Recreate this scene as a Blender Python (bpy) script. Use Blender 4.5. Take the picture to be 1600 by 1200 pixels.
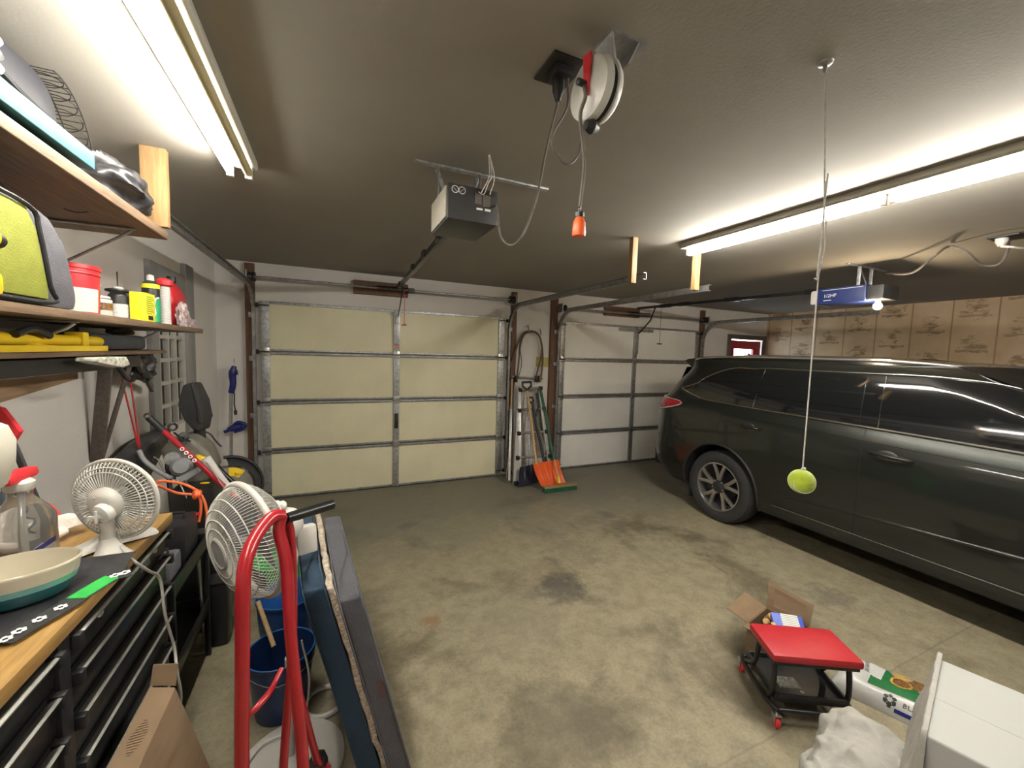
import bpy, bmesh, math, random
from mathutils import Vector, Matrix, noise as mnoise
R = math.radians
PI = math.pi
random.seed(7)
for o in list(bpy.data.objects): bpy.data.objects.remove(o)
sc = bpy.context.scene
col = sc.collection

# ------------------------------------------------------------------ camera
F = 630.08; YAW, PITCH, ROLL = 0.420984, 0.0766978, 0.0302831
CAM = Vector((0.673911, -4.961559, 1.661923))
def cam_axes():
    ca, sa = math.cos(YAW), math.sin(YAW); cb, sb = math.cos(PITCH), math.sin(PITCH); cc, s_ = math.cos(ROLL), math.sin(ROLL)
    f = Vector((sa*cb, ca*cb, -sb)); r = Vector((ca, -sa, 0)); u = r.cross(f)
    return cc*r + s_*u, -s_*r + cc*u, f
RT, UP, FW = cam_axes()
cd = bpy.data.cameras.new('camera'); cam = bpy.data.objects.new('camera', cd); col.objects.link(cam)
cd.sensor_width = 36; cd.lens = F/1600*36; cd.clip_start = 0.02
m3 = Matrix((RT, UP, -FW)).transposed()
cam.matrix_world = Matrix.Translation(CAM) @ m3.to_4x4()
sc.camera = cam
def at(u, v, ax, val):
    """point of the room seen at pixel (u, v), on the real plane ax = val"""
    q = FW + RT*((u-800)/F) - UP*((v-600)/F); i = 'xyz'.index(ax)
    return CAM + q*((val-CAM[i])/q[i])

# ------------------------------------------------------------------ world and exposure
w = bpy.data.worlds.new('world'); sc.world = w; w.use_nodes = True
bg = w.node_tree.nodes['Background']; bg.inputs[0].default_value = (0.75, 0.88, 1, 1); bg.inputs[1].default_value = 2.0
sc.view_settings.view_transform = 'Standard'; sc.view_settings.look = 'None'
sc.view_settings.gamma = 1; sc.view_settings.use_curve_mapping = False
sc.view_settings.exposure = 2.95
TUBE_POWER = 21.0

# ------------------------------------------------------------------ materials
def newmat(name):
    m = bpy.data.materials.new(name); m.use_nodes = True
    return m, m.node_tree, m.node_tree.nodes['Principled BSDF']
def node(nt, t, **kw):
    n = nt.nodes.new(t)
    for k, v in kw.items():
        if k in n.inputs: n.inputs[k].default_value = v
        else: setattr(n, k, v)
    return n
def setramp(rp, stops):
    e = rp.color_ramp.elements
    while len(e) > 2: e.remove(e[-1])
    for i, (p, c) in enumerate(stops):
        if i < 2: e[i].position = p
        else: e.new(p)
        e[i].color = (*c, 1) if len(c) == 3 else c
def M(name, c, rough=.5, metal=0, var=.12, scale=18, bump=0.0, bscale=None, coat=0, c2=None, trans=0, alpha=1, sheen=0, stretch=(1, 1, 1), emit=None, es=0):
    m, nt, b = newmat(name)
    tc = node(nt, 'ShaderNodeTexCoord'); mp = node(nt, 'ShaderNodeMapping'); mp.inputs['Scale'].default_value = stretch
    nt.links.new(tc.outputs['Object'], mp.inputs[0])
    n = node(nt, 'ShaderNodeTexNoise', Scale=scale, Detail=5.0, Roughness=.6); nt.links.new(mp.outputs[0], n.inputs['Vector'])
    rp = node(nt, 'ShaderNodeValToRGB')
    a = tuple(max(0, x*(1-var)) for x in c); z = tuple(min(1, x*(1+var)) for x in c)
    if c2: a = c2
    setramp(rp, [(.35, a), (.65, z)])
    nt.links.new(n.outputs['Fac'], rp.inputs[0]); nt.links.new(rp.outputs[0], b.inputs['Base Color'])
    b.inputs['Roughness'].default_value = rough; b.inputs['Metallic'].default_value = metal
    b.inputs['Coat Weight'].default_value = coat; b.inputs['Coat Roughness'].default_value = .06
    b.inputs['Transmission Weight'].default_value = trans; b.inputs['Alpha'].default_value = alpha
    b.inputs['Sheen Weight'].default_value = sheen
    if emit: b.inputs['Emission Color'].default_value = (*emit, 1); b.inputs['Emission Strength'].default_value = es
    if bump:
        n2 = node(nt, 'ShaderNodeTexNoise', Scale=bscale or scale*4, Detail=4.0); nt.links.new(mp.outputs[0], n2.inputs['Vector'])
        bp = node(nt, 'ShaderNodeBump', Strength=bump, Distance=.01); nt.links.new(n2.outputs['Fac'], bp.inputs['Height']); nt.links.new(bp.outputs[0], b.inputs['Normal'])
    return m
def wood(name, c1, c2, axis=1, rough=.6, scale=9):
    m, nt, b = newmat(name)
    tc = node(nt, 'ShaderNodeTexCoord'); mp = node(nt, 'ShaderNodeMapping')
    s = [7, 7, 7]; s[axis] = .6; mp.inputs['Scale'].default_value = s
    nt.links.new(tc.outputs['Object'], mp.inputs[0])
    n = node(nt, 'ShaderNodeTexNoise', Scale=scale, Detail=6.0, Roughness=.65, Distortion=.6); nt.links.new(mp.outputs[0], n.inputs['Vector'])
    rp = node(nt, 'ShaderNodeValToRGB'); setramp(rp, [(.3, c1), (.68, c2)])
    nt.links.new(n.outputs['Fac'], rp.inputs[0]); nt.links.new(rp.outputs[0], b.inputs['Base Color'])
    b.inputs['Roughness'].default_value = rough
    bp = node(nt, 'ShaderNodeBump', Strength=.15, Distance=.004); nt.links.new(n.outputs['Fac'], bp.inputs['Height']); nt.links.new(bp.outputs[0], b.inputs['Normal'])
    return m
def mathn(nt, op, a, bb=None, c=None):
    n = nt.nodes.new('ShaderNodeMath'); n.operation = op
    for i, v in enumerate((a, bb, c)):
        if v is None: continue
        if isinstance(v, (int, float)): n.inputs[i].default_value = v
        else: nt.links.new(v, n.inputs[i])
    return n.outputs[0]
def mix(nt, fac, a, bb, mode='MIX'):
    n = nt.nodes.new('ShaderNodeMix'); n.data_type = 'RGBA'; n.blend_type = mode
    for i, v in ((0, fac), (6, a), (7, bb)):
        if isinstance(v, (int, float)): n.inputs[i].default_value = v
        elif isinstance(v, tuple): n.inputs[i].default_value = (*v, 1)
        else: nt.links.new(v, n.inputs[i])
    return n.outputs[2]

def concrete():
    m, nt, b = newmat('stained_concrete')
    tc = node(nt, 'ShaderNodeTexCoord'); P = tc.outputs['Object']
    sx = node(nt, 'ShaderNodeSeparateXYZ'); nt.links.new(P, sx.inputs[0])
    n1 = node(nt, 'ShaderNodeTexNoise', Scale=1.3, Detail=8.0, Roughness=.62, Distortion=.4); nt.links.new(P, n1.inputs['Vector'])
    rp = node(nt, 'ShaderNodeValToRGB'); setramp(rp, [(.37, (.155, .132, .086)), (.63, (.43, .385, .27)), (.5, (.285, .25, .17))])
    rp.color_ramp.elements[2].position = .5
    nt.links.new(n1.outputs['Fac'], rp.inputs[0])
    n2 = node(nt, 'ShaderNodeTexNoise', Scale=9.0, Detail=8.0, Roughness=.75); nt.links.new(P, n2.inputs['Vector'])
    r2 = node(nt, 'ShaderNodeValToRGB'); setramp(r2, [(.34, (.62, .6, .55)), (.6, (1.06, 1.06, 1.04))]); nt.links.new(n2.outputs['Fac'], r2.inputs[0])
    c = mix(nt, .8, rp.outputs[0], r2.outputs[0], 'MULTIPLY')
    n3 = node(nt, 'ShaderNodeTexNoise', Scale=70.0, Detail=4.0); nt.links.new(P, n3.inputs['Vector'])
    r3 = node(nt, 'ShaderNodeValToRGB'); setramp(r3, [(.3, (.8, .8, .8)), (.6, (1.05, 1.05, 1.05))]); nt.links.new(n3.outputs['Fac'], r3.inputs[0])
    c = mix(nt, .7, c, r3.outputs[0], 'MULTIPLY')
    # damp patch inside the doors, wiped greyer
    nw = node(nt, 'ShaderNodeTexNoise', Scale=2.2, Detail=6.0); nt.links.new(P, nw.inputs['Vector'])
    f = mathn(nt, 'ADD', mathn(nt, 'MULTIPLY', mathn(nt, 'ADD', sx.outputs[1], 1.9), 1.1), mathn(nt, 'MULTIPLY', mathn(nt, 'SUBTRACT', nw.outputs['Fac'], .5), 2.4))
    fc = node(nt, 'ShaderNodeClamp'); nt.links.new(f, fc.inputs[0])
    c = mix(nt, mathn(nt, 'MULTIPLY', fc.outputs[0], .65), c, (.165, .16, .13))
    # oil drips and spots
    for (x, y, r, k, colr) in ((2.17, -2.6, .22, .75, (.07, .065, .06)), (1.62, -3.5, .3, .42, (.13, .115, .085)), (1.72, -2.72, .45, .3, (.2, .18, .14)), (2.55, -2.2, .3, .3, (.15, .13, .1)),
                               (1.23, -2.62, .07, .7, (.22, .12, .06)), (1.0, -3.72, .09, .55, (.24, .14, .05)), (1.3, -1.2, .1, .6, (.12, .11, .1)), (3.3, -1.6, .14, .5, (.1, .09, .08)), (3.9, -3.4, .2, .5, (.1, .09, .08))):
        d = mathn(nt, 'SQRT', mathn(nt, 'ADD', mathn(nt, 'POWER', mathn(nt, 'SUBTRACT', sx.outputs[0], x), 2), mathn(nt, 'POWER', mathn(nt, 'SUBTRACT', sx.outputs[1], y), 2)))
        d = mathn(nt, 'DIVIDE', d, r)
        d = mathn(nt, 'ADD', d, mathn(nt, 'MULTIPLY', mathn(nt, 'SUBTRACT', n2.outputs['Fac'], .5), 2.6))
        cl = node(nt, 'ShaderNodeClamp'); nt.links.new(mathn(nt, 'MULTIPLY', mathn(nt, 'SUBTRACT', 1.0, d), 1.6), cl.inputs[0])
        c = mix(nt, mathn(nt, 'MULTIPLY', cl.outputs[0], k), c, colr)
    # saw-cut joints
    for ax, v in ((1, -3.93), (0, 3.15)):
        jd = mathn(nt, 'ABSOLUTE', mathn(nt, 'ADD', mathn(nt, 'SUBTRACT', sx.outputs[ax], v), mathn(nt, 'MULTIPLY', mathn(nt, 'SUBTRACT', n2.outputs['Fac'], .5), .02)))
        jm = mathn(nt, 'LESS_THAN', jd, .005)
        c = mix(nt, mathn(nt, 'MULTIPLY', jm, .35 if ax else .12), c, (.12, .1, .08))
    nt.links.new(c, b.inputs['Base Color'])
    rr = node(nt, 'ShaderNodeMapRange'); rr.inputs[3].default_value = .42; rr.inputs[4].default_value = .75
    nt.links.new(n2.outputs['Fac'], rr.inputs[0]); nt.links.new(rr.outputs[0], b.inputs['Roughness'])
    bp = node(nt, 'ShaderNodeBump', Strength=.18, Distance=.01); nt.links.new(n2.outputs['Fac'], bp.inputs['Height']); nt.links.new(bp.outputs[0], b.inputs['Normal'])
    return m

def printed_panel():
    """tan boards with faded brown waterfowl-and-boat prints and routed grooves"""
    m, nt, b = newmat('printed_panelling')
    tc = node(nt, 'ShaderNodeTexCoord'); P = tc.outputs['Object']
    sx = node(nt, 'ShaderNodeSeparateXYZ'); nt.links.new(P, sx.inputs[0])
    Y, Z = sx.outputs[1], sx.outputs[2]
    n1 = node(nt, 'ShaderNodeTexNoise', Scale=2.5, Detail=6.0); nt.links.new(P, n1.inputs['Vector'])
    rp = node(nt, 'ShaderNodeValToRGB'); setramp(rp, [(.35, (.52, .37, .22)), (.65, (.68, .51, .33))]); nt.links.new(n1.outputs['Fac'], rp.inputs[0])
    c = rp.outputs[0]
    # board index and position in board
    t = mathn(nt, 'DIVIDE', mathn(nt, 'ADD', Y, .46-4.1), .405)
    fr = mathn(nt, 'FRACT', mathn(nt, 'ADD', t, 100.0)); idx = mathn(nt, 'FLOOR', mathn(nt, 'ADD', t, 100.0))
    u = mathn(nt, 'SUBTRACT', fr, .5)
    zz = mathn(nt, 'ADD', mathn(nt, 'MULTIPLY', Z, 2.25), mathn(nt, 'MULTIPLY', idx, .43))
    vz = mathn(nt, 'SUBTRACT', mathn(nt, 'FRACT', zz), .5); row = mathn(nt, 'FLOOR', zz)
    seed = mathn(nt, 'ADD', mathn(nt, 'MULTIPLY', idx, 7.31), mathn(nt, 'MULTIPLY', row, 3.77))
    cb = node(nt, 'ShaderNodeCombineXYZ'); nt.links.new(mathn(nt, 'MULTIPLY', u, 1.5), cb.inputs[0]); nt.links.new(mathn(nt, 'MULTIPLY', vz, 3.6), cb.inputs[1]); nt.links.new(seed, cb.inputs[2])
    nn = node(nt, 'ShaderNodeTexNoise', Scale=2.3, Detail=7.0, Roughness=.7, Distortion=.5); nt.links.new(cb.outputs[0], nn.inputs['Vector'])
    # elliptical motif mask
    d = mathn(nt, 'ADD', mathn(nt, 'POWER', mathn(nt, 'MULTIPLY', u, 2.3), 2), mathn(nt, 'POWER', mathn(nt, 'MULTIPLY', vz, 2.5), 2))
    q = mathn(nt, 'SUBTRACT', mathn(nt, 'MULTIPLY', mathn(nt, 'SUBTRACT', 1.0, d), .2), .17)
    v = mathn(nt, 'ADD', nn.outputs['Fac'], q)
    r2 = node(nt, 'ShaderNodeValToRGB'); setramp(r2, [(.46, (0, 0, 0)), (.58, (1, 1, 1))]); nt.links.new(v, r2.inputs[0])
    c = mix(nt, mathn(nt, 'MULTIPLY', r2.outputs[0], .72), c, (.15, .085, .04))
    # water-line strokes
    st = mathn(nt, 'LESS_THAN', mathn(nt, 'ABSOLUTE', mathn(nt, 'ADD', mathn(nt, 'ADD', vz, .2), mathn(nt, 'MULTIPLY', mathn(nt, 'SUBTRACT', nn.outputs['Fac'], .5), .25))), .028)
    st = mathn(nt, 'MULTIPLY', st, mathn(nt, 'LESS_THAN', mathn(nt, 'ABSOLUTE', u), .36))
    c = mix(nt, mathn(nt, 'MULTIPLY', st, .5), c, (.12, .065, .035))
    g = mathn(nt, 'GREATER_THAN', mathn(nt, 'ABSOLUTE', u), .482)
    c = mix(nt, mathn(nt, 'MULTIPLY', g, .65), c, (.2, .12, .06))
    nt.links.new(c, b.inputs['Base Color']); b.inputs['Roughness'].default_value = .45
    bp = node(nt, 'ShaderNodeBump', Strength=.6, Distance=.005, invert=True); nt.links.new(g, bp.inputs['Height']); nt.links.new(bp.outputs[0], b.inputs['Normal'])
    return m

def striped(name, c1, c2, scale, axis, rough=.5):
    m, nt, b = newmat(name)
    tc = node(nt, 'ShaderNodeTexCoord'); wv = node(nt, 'ShaderNodeTexWave', Scale=scale, bands_direction=axis); nt.links.new(tc.outputs['Object'], wv.inputs['Vector'])
    rp = node(nt, 'ShaderNodeValToRGB'); setramp(rp, [(.45, c1), (.55, c2)]); nt.links.new(wv.outputs['Fac'], rp.inputs[0]); nt.links.new(rp.outputs[0], b.inputs['Base Color'])
    b.inputs['Roughness'].default_value = rough
    return m

X = {}
X['floor'] = concrete()
X['wall'] = M('wall_paint', (.74, .715, .685), .75, var=.035, scale=2.2, bump=.12, bscale=60)
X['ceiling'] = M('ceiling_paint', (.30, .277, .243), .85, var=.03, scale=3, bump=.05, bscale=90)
X['panelling'] = printed_panel()
X['cream'] = M('cream_door_skin', (.80, .76, .54), .55, var=.06, scale=1.6, bump=.05)
X['whitedoor'] = M('white_door_skin', (.86, .84, .79), .55, var=.04, scale=1.8, bump=.05)
X['galv'] = M('galvanised_steel', (.42, .43, .44), .42, .75, var=.28, scale=30, bump=.05)
X['track'] = M('dull_track_steel', (.33, .33, .33), .48, .7, var=.25, scale=20)
X['darkmetal'] = M('dark_metal', (.04, .038, .036), .45, .5)
X['blackmetal'] = M('black_gloss_metal', (.016, .016, .017), .3, .2, var=.2, bump=.02)
X['chrome'] = M('chrome', (.75, .75, .76), .14, 1, var=.04)
X['alum'] = M('aluminium', (.55, .55, .55), .35, .4, var=.15)
X['steel'] = M('steel', (.5, .5, .5), .3, .9)
X['postwood'] = wood('stained_post_wood', (.09, .045, .025), (.2, .1, .055), 2)
X['pine'] = wood('pine_stud', (.26, .15, .06), (.40, .255, .12), 2)
X['shelfwood'] = wood('brown_shelf_board', (.115, .075, .05), (.24, .16, .1), 1)
X['shelfdark'] = wood('grey_weathered_board', (.1, .08, .07), (.18, .15, .13), 1)
X['ply'] = wood('plywood_panel', (.25, .155, .09), (.42, .28, .17), 1)
X['butcher'] = wood('butcher_block', (.27, .15, .045), (.42, .26, .09), 1, rough=.35)
X['tool_h'] = wood('handle_wood', (.42, .26, .12), (.62, .42, .22), 2)
X['black'] = M('black_plastic', (.018, .018, .02), .42, var=.2)
X['rubber'] = M('black_rubber', (.022, .022, .023), .75, var=.2, bump=.1)
X['fabricblack'] = M('black_bag_film', (.03, .03, .034), .38, var=.3, bump=.3, bscale=25)
X['white'] = M('white_plastic', (.52, .505, .47), .4, var=.04)
X['whitegloss'] = M('white_enamel', (.6, .59, .56), .25, var=.03)
X['reflector'] = M('lamp_reflector', (.42, .40, .34), .35, var=.05)
X['agedtube'] = M('aged_unlit_tube', (.42, .36, .2), .25, var=.08, scale=5)
X['red'] = M('red_paint', (.36, .012, .02), .28, var=.06, coat=.4)
X['redvinyl'] = M('red_vinyl', (.42, .015, .025), .42, var=.06, bump=.05, bscale=150)
X['reddoor'] = M('red_door_paint', (.36, .012, .02), .4, var=.06)
X['redplastic'] = M('red_plastic', (.62, .03, .04), .35, var=.08)
X['orange'] = M('orange_plastic', (.85, .13, .03), .38, var=.06)
X['orangecord'] = M('orange_cord', (.8, .17, .06), .5, var=.06)
X['green'] = M('green_plastic', (.03, .42, .07), .45, var=.1)
X['darkgreen'] = M('dark_green_metal', (.02, .12, .06), .45, var=.1)
X['teal'] = M('teal_glaze', (.01, .1, .115), .2, var=.12, coat=.5)
X['tealmid'] = M('pale_teal_glaze', (.15, .34, .31), .2, var=.08, coat=.5)
X['cream_glaze'] = M('cream_glaze', (.46, .42, .32), .2, var=.03, coat=.5)
X['turquoise'] = M('turquoise_card', (.012, .09, .125), .6, c2=(.03, .155, .19), scale=14)
X['greyplastic'] = M('grey_moulded_plastic', (.030, .031, .038), .38, var=.08)
X['palegrey'] = M('pale_grey_plastic', (.27, .275, .29), .4, var=.06)
X['lime'] = M('lime_nylon', (.23, .25, .03), .7, var=.08, bump=.3, bscale=300)
X['greynylon'] = M('grey_nylon', (.10, .10, .12), .65, var=.12, bump=.3, bscale=200)
X['yellow'] = M('yellow_plastic', (.8, .55, .02), .4, var=.06)
X['yellowcard'] = M('yellow_label', (.82, .74, .03), .45, var=.05)
X['paper'] = M('white_paper', (.5, .49, .47), .7, var=.04)
X['print'] = striped('fine_print_label', (.72, .71, .68), (.3, .3, .3), 60, 'Z')
X['redprint'] = striped('red_label_print', (.62, .03, .04), (.78, .45, .45), 14, 'Z')
X['greenlabel'] = M('green_label', (.02, .3, .13), .4, var=.15)
X['navy'] = M('navy_fabric', (.016, .045, .085), .85, var=.14, bump=.35, bscale=120, sheen=.1)
X['charcoal'] = M('charcoal_fabric', (.075, .075, .088), .85, var=.1, bump=.3, bscale=160, sheen=.1)
X['fleece'] = M('cream_fleece', (.52, .45, .36), .95, var=.25, scale=60, bump=1.0, bscale=110, c2=(.36, .29, .24))
X['bluebin'] = M('blue_bucket_plastic', (.012, .035, .12), .35, var=.1)
X['bluetub'] = M('mid_blue_plastic', (.02, .11, .36), .4, var=.1)
X['blue'] = M('dark_blue_plastic', (.012, .018, .16), .35, var=.12)
X['openerblue'] = M('blue_opener_plastic', (.02, .035, .14), .4, var=.1)
X['openerblack'] = M('charcoal_opener_case', (.045, .045, .047), .45, var=.1)
X['card'] = M('cardboard', (.20, .134, .077), .8, var=.08, scale=7, bump=.06, stretch=(1, 1, 6))
X['carddark'] = M('cardboard_print', (.23, .16, .1), .8)
X['cloth'] = M('white_drop_cloth', (.38, .37, .34), .8, var=.05, scale=6, bump=.8, bscale=26)
X['glove'] = M('white_glove_cloth', (.72, .68, .62), .9, var=.1, scale=15, bump=.4, bscale=60, c2=(.58, .5, .44))
X['foam'] = M('white_foam_board', (.40, .41, .40), .6, var=.02, scale=4)
X['string'] = M('white_twine', (.62, .6, .56), .85, var=.12, scale=80)
X['cable'] = M('grey_brown_cable', (.12, .1, .085), .6, var=.15)
X['hose'] = M('brown_hose', (.13, .075, .05), .5, var=.2)
X['tennis'] = M('tennis_felt', (.42, .54, .03), .95, var=.1, scale=60, bump=.5, bscale=220, sheen=.5)
X['seam'] = M('ball_seam', (.7, .75, .5), .8)
X['paint'] = M('car_paint', (.020, .023, .020), .33, .55, var=.05, scale=120, coat=1)
X['cladding'] = M('car_lower_cladding', (.018, .019, .019), .5, var=.1)
X['glassdark'] = M('tinted_car_glass', (.006, .007, .008), .05, var=.02, coat=1)
X['gap'] = M('panel_gap', (.004, .004, .004), .8)
X['tail'] = M('tail_lamp_red', (.32, .012, .02), .12, coat=1, var=.1)
X['tailclear'] = M('tail_lamp_clear', (.55, .42, .42), .15, coat=1)
X['tyre'] = M('tyre_rubber', (.028, .028, .03), .7, var=.12, bump=.1)
X['alloy'] = M('alloy_wheel', (.55, .54, .54), .25, .9, var=.05)
X['alloydark'] = M('machined_dark_alloy', (.06, .06, .065), .4, .6)  # plain dark alloy of the hub caps
X['seedgreen'] = M('seed_bag_green', (.015, .15, .045), .35, var=.15, scale=12)
X['seedbrown'] = M('seed_print_brown', (.25, .12, .035), .4, c2=(.05, .025, .01), scale=90)
X['seedgold'] = M('seed_print_gold', (.62, .4, .1), .4, c2=(.3, .16, .03), scale=70)
X['bagfilm'] = M('white_bag_film', (.5, .5, .49), .3, var=.05, scale=9, bump=.25, bscale=18)
X['ink'] = M('black_ink', (.02, .02, .02), .5)
X['whiteink'] = M('white_ink', (.8, .8, .8), .5)
X['goldfoil'] = M('brass_offcuts', (.55, .36, .16), .45, .3, var=.3)
X['mower'] = M('olive_grey_cover', (.15, .145, .12), .5, var=.2, scale=10)
X['clear'] = M('clear_plastic', (.80, .80, .78), .08, var=.02, trans=.92)
X['glass'] = M('window_glass', (.9, .95, .95), .03, var=.01, trans=1.0)
X['doorglass'] = M('dark_reflecting_pane', (.10, .10, .10), .08, var=.3, scale=3)
X['shutter'] = M('grey_trim_paint', (.30, .30, .30), .6, var=.04)
X['rose'] = M('rosy_skin_plastic', (.5, .3, .24), .5)
def emis(name, c, s):
    m, nt, b = newmat(name)
    b.inputs['Base Color'].default_value = (.8, .8, .8, 1); b.inputs['Emission Color'].default_value = (*c, 1); b.inputs['Emission Strength'].default_value = s
    return m
X['tube'] = emis('lit_fluorescent_tube', (1, .95, .85), TUBE_POWER)
X['bulb'] = emis('lit_bulb', (1, .78, .5), 90)

# ------------------------------------------------------------------ mesh helpers
def frame(d, up=(0, 0, 1)):
    """matrix whose z axis is d"""
    z = Vector(d).normalized(); u = Vector(up)
    if abs(z.dot(u)) > .98: u = Vector((0, 1, 0))
    x = u.cross(z).normalized(); y = z.cross(x)
    return Matrix((x, y, z)).transposed()
class MB:
    def __init__(s): s.bm = bmesh.new()
    def box(s, lo, hi, bev=0, rot=None, pivot=None, seg=2):
        lo, hi = Vector(lo), Vector(hi); c = (lo+hi)/2; d = hi-lo
        r = bmesh.ops.create_cube(s.bm, size=1)
        vs = r['verts']
        for v in vs: v.co = Vector((v.co.x*d.x, v.co.y*d.y, v.co.z*d.z)) + c
        if bev:
            es = list({e for v in vs for e in v.link_edges})
            rr = bmesh.ops.bevel(s.bm, geom=es, offset=min(bev, min(abs(d.x), abs(d.y), abs(d.z))*.45), segments=seg, profile=.6, affect='EDGES')
            vs = list({v for f in rr['faces'] for v in f.verts} | {v for v in vs if v.is_valid})
        if rot is not None:
            p = Vector(pivot) if pivot is not None else c
            for v in vs: v.co = rot @ (v.co-p) + p
        return s
    def obox(s, c, size, R3, bev=0):
        c = Vector(c); h = Vector(size)/2
        return s.box(c-h, c+h, bev, R3, c)
    def hexa(s, pts, bev=0):
        """8 points: 4 lower then 4 upper, same order"""
        v = [s.bm.verts.new(p) for p in pts]
        for f in ((3, 2, 1, 0), (4, 5, 6, 7), (0, 1, 5, 4), (1, 2, 6, 5), (2, 3, 7, 6), (3, 0, 4, 7)): s.bm.faces.new([v[i] for i in f])
        if bev: bmesh.ops.bevel(s.bm, geom=list({e for x in v for e in x.link_edges}), offset=bev, segments=3, profile=.6, affect='EDGES')
        return s
    def tube(s, pts, r, n=10, closed=False, radii=None, smooth=0, cap=True):
        P = [Vector(p) for p in pts]
        if smooth: P = spline(P, smooth, closed)
        N = len(P); rings = []
        up = None
        for i in range(N):
            a = P[(i-1) % N] if (i or closed) else P[0]; b = P[(i+1) % N] if (i < N-1 or closed) else P[-1]
            t = (b-a)
            if t.length < 1e-9: t = Vector((0, 0, 1))
            t.normalize()
            if up is None:
                up = Vector((0, 0, 1)) if abs(t.z) < .9 else Vector((1, 0, 0))
            x = up.cross(t)
            if x.length < 1e-6: x = Vector((1, 0, 0)).cross(t)
            x.normalize(); y = t.cross(x); up = y
            if radii:
                f = i/(N-1)*(len(radii)-1); k = min(int(f), len(radii)-2) if len(radii) > 1 else 0; rr = radii[k]*(1-(f-k)) + radii[min(k+1, len(radii)-1)]*(f-k)
            else: rr = r
            rings.append([s.bm.verts.new(P[i] + (x*math.cos(2*PI*j/n) + y*math.sin(2*PI*j/n))*rr) for j in range(n)])
        for i in range(N if closed else N-1):
            a, b = rings[i], rings[(i+1) % N]
            off = 0
            if closed and i == N-1:
                off = min(range(n), key=lambda k: (a[0].co-b[k].co).length)
            for j in range(n): s.bm.faces.new((a[j], a[(j+1) % n], b[(j+1+off) % n], b[(j+off) % n]))
        if cap and not closed:
            s.bm.faces.new(rings[0][::-1]); s.bm.faces.new(rings[-1])
        return s
    def cyl(s, p0, p1, r0, r1=None, n=20): return s.tube([p0, p1], r0, n, radii=[r0, r0 if r1 is None else r1])
    def lathe(s, prof, c=(0, 0, 0), d=(0, 0, 1), n=28, sx=1, sy=1, cap=True):
        """prof: (radius, height) pairs along axis d from c"""
        fm = frame(d) if tuple(d) != (0, 0, 1) else Matrix.Identity(3); c = Vector(c); rings = []
        for r, h in prof:
            if r < 1e-5: rings.append([s.bm.verts.new(c + fm @ Vector((0, 0, h)))])
            else: rings.append([s.bm.verts.new(c + fm @ Vector((math.cos(2*PI*j/n)*r*sx, math.sin(2*PI*j/n)*r*sy, h))) for j in range(n)])
        for a, b in zip(rings, rings[1:]):
            if len(a) == 1 and len(b) == 1: continue
            for j in range(n):
                k = (j+1) % n
                if len(a) == 1: s.bm.faces.new((a[0], b[k], b[j]))
                elif len(b) == 1: s.bm.faces.new((a[j], a[k], b[0]))
                else: s.bm.faces.new((a[j], a[k], b[k], b[j]))
        if cap:
            if len(rings[0]) > 1: s.bm.faces.new(rings[0][::-1])
            if len(rings[-1]) > 1: s.bm.faces.new(rings[-1])
        return s
    def prism(s, poly, vec, bev=0):
        """3-D outline extruded by vec"""
        vec = Vector(vec); a = [s.bm.verts.new(Vector(p)) for p in poly]; b = [s.bm.verts.new(Vector(p)+vec) for p in poly]; n = len(a)
        s.bm.faces.new(a[::-1]); s.bm.faces.new(b)
        for i in range(n): s.bm.faces.new((a[i], a[(i+1) % n], b[(i+1) % n], b[i]))
        if bev: bmesh.ops.bevel(s.bm, geom=list({e for x in a+b for e in x.link_edges}), offset=bev, segments=2, profile=.6, affect='EDGES')
        return s
    def grid(s, nu, nv, fn, closed_u=False):
        g = [[s.bm.verts.new(fn(i/(nu if closed_u else nu-1), j/(nv-1))) for j in range(nv)] for i in range(nu)]
        for i in range(nu if closed_u else nu-1):
            for j in range(nv-1): s.bm.faces.new((g[i][j], g[(i+1) % nu][j], g[(i+1) % nu][j+1], g[i][j+1]))
        return g
    def sheet(s, nu, nv, fn, th):
        """grid with real thickness th (offset along z of normal given by fn2)"""
        g = s.grid(nu, nv, fn)
        s.bm.normal_update()
        vs = [v for r in g for v in r]
        off = {v: v.co - v.normal*th for v in vs}
        h = [[s.bm.verts.new(off[v]) for v in r] for r in g]
        for i in range(nu-1):
            for j in range(nv-1): s.bm.faces.new((h[i][j+1], h[i+1][j+1], h[i+1][j], h[i][j]))
        for i in range(nu-1):
            s.bm.faces.new((g[i+1][0], g[i][0], h[i][0], h[i+1][0])); s.bm.faces.new((g[i][-1], g[i+1][-1], h[i+1][-1], h[i][-1]))
        for j in range(nv-1):
            s.bm.faces.new((g[0][j], g[0][j+1], h[0][j+1], h[0][j])); s.bm.faces.new((g[-1][j+1], g[-1][j], h[-1][j], h[-1][j+1]))
        return s
    def ball(s, c, r, n=20, sc_=(1, 1, 1), rot=None):
        q = bmesh.ops.create_uvsphere(s.bm, u_segments=n, v_segments=max(8, n*2//3), radius=1)
        for v in q['verts']:
            p = Vector((v.co.x*r*sc_[0], v.co.y*r*sc_[1], v.co.z*r*sc_[2]))
            v.co = (rot @ p if rot else p) + Vector(c)
        return s
    def torus(s, c, R_, r, d=(0, 0, 1), n=32, m=8, sx=1, sy=1):
        fm = frame(d)
        return s.tube([Vector(c) + fm @ Vector((math.cos(2*PI*i/n)*R_*sx, math.sin(2*PI*i/n)*R_*sy, 0)) for i in range(n)], r, m, closed=True)
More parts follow.
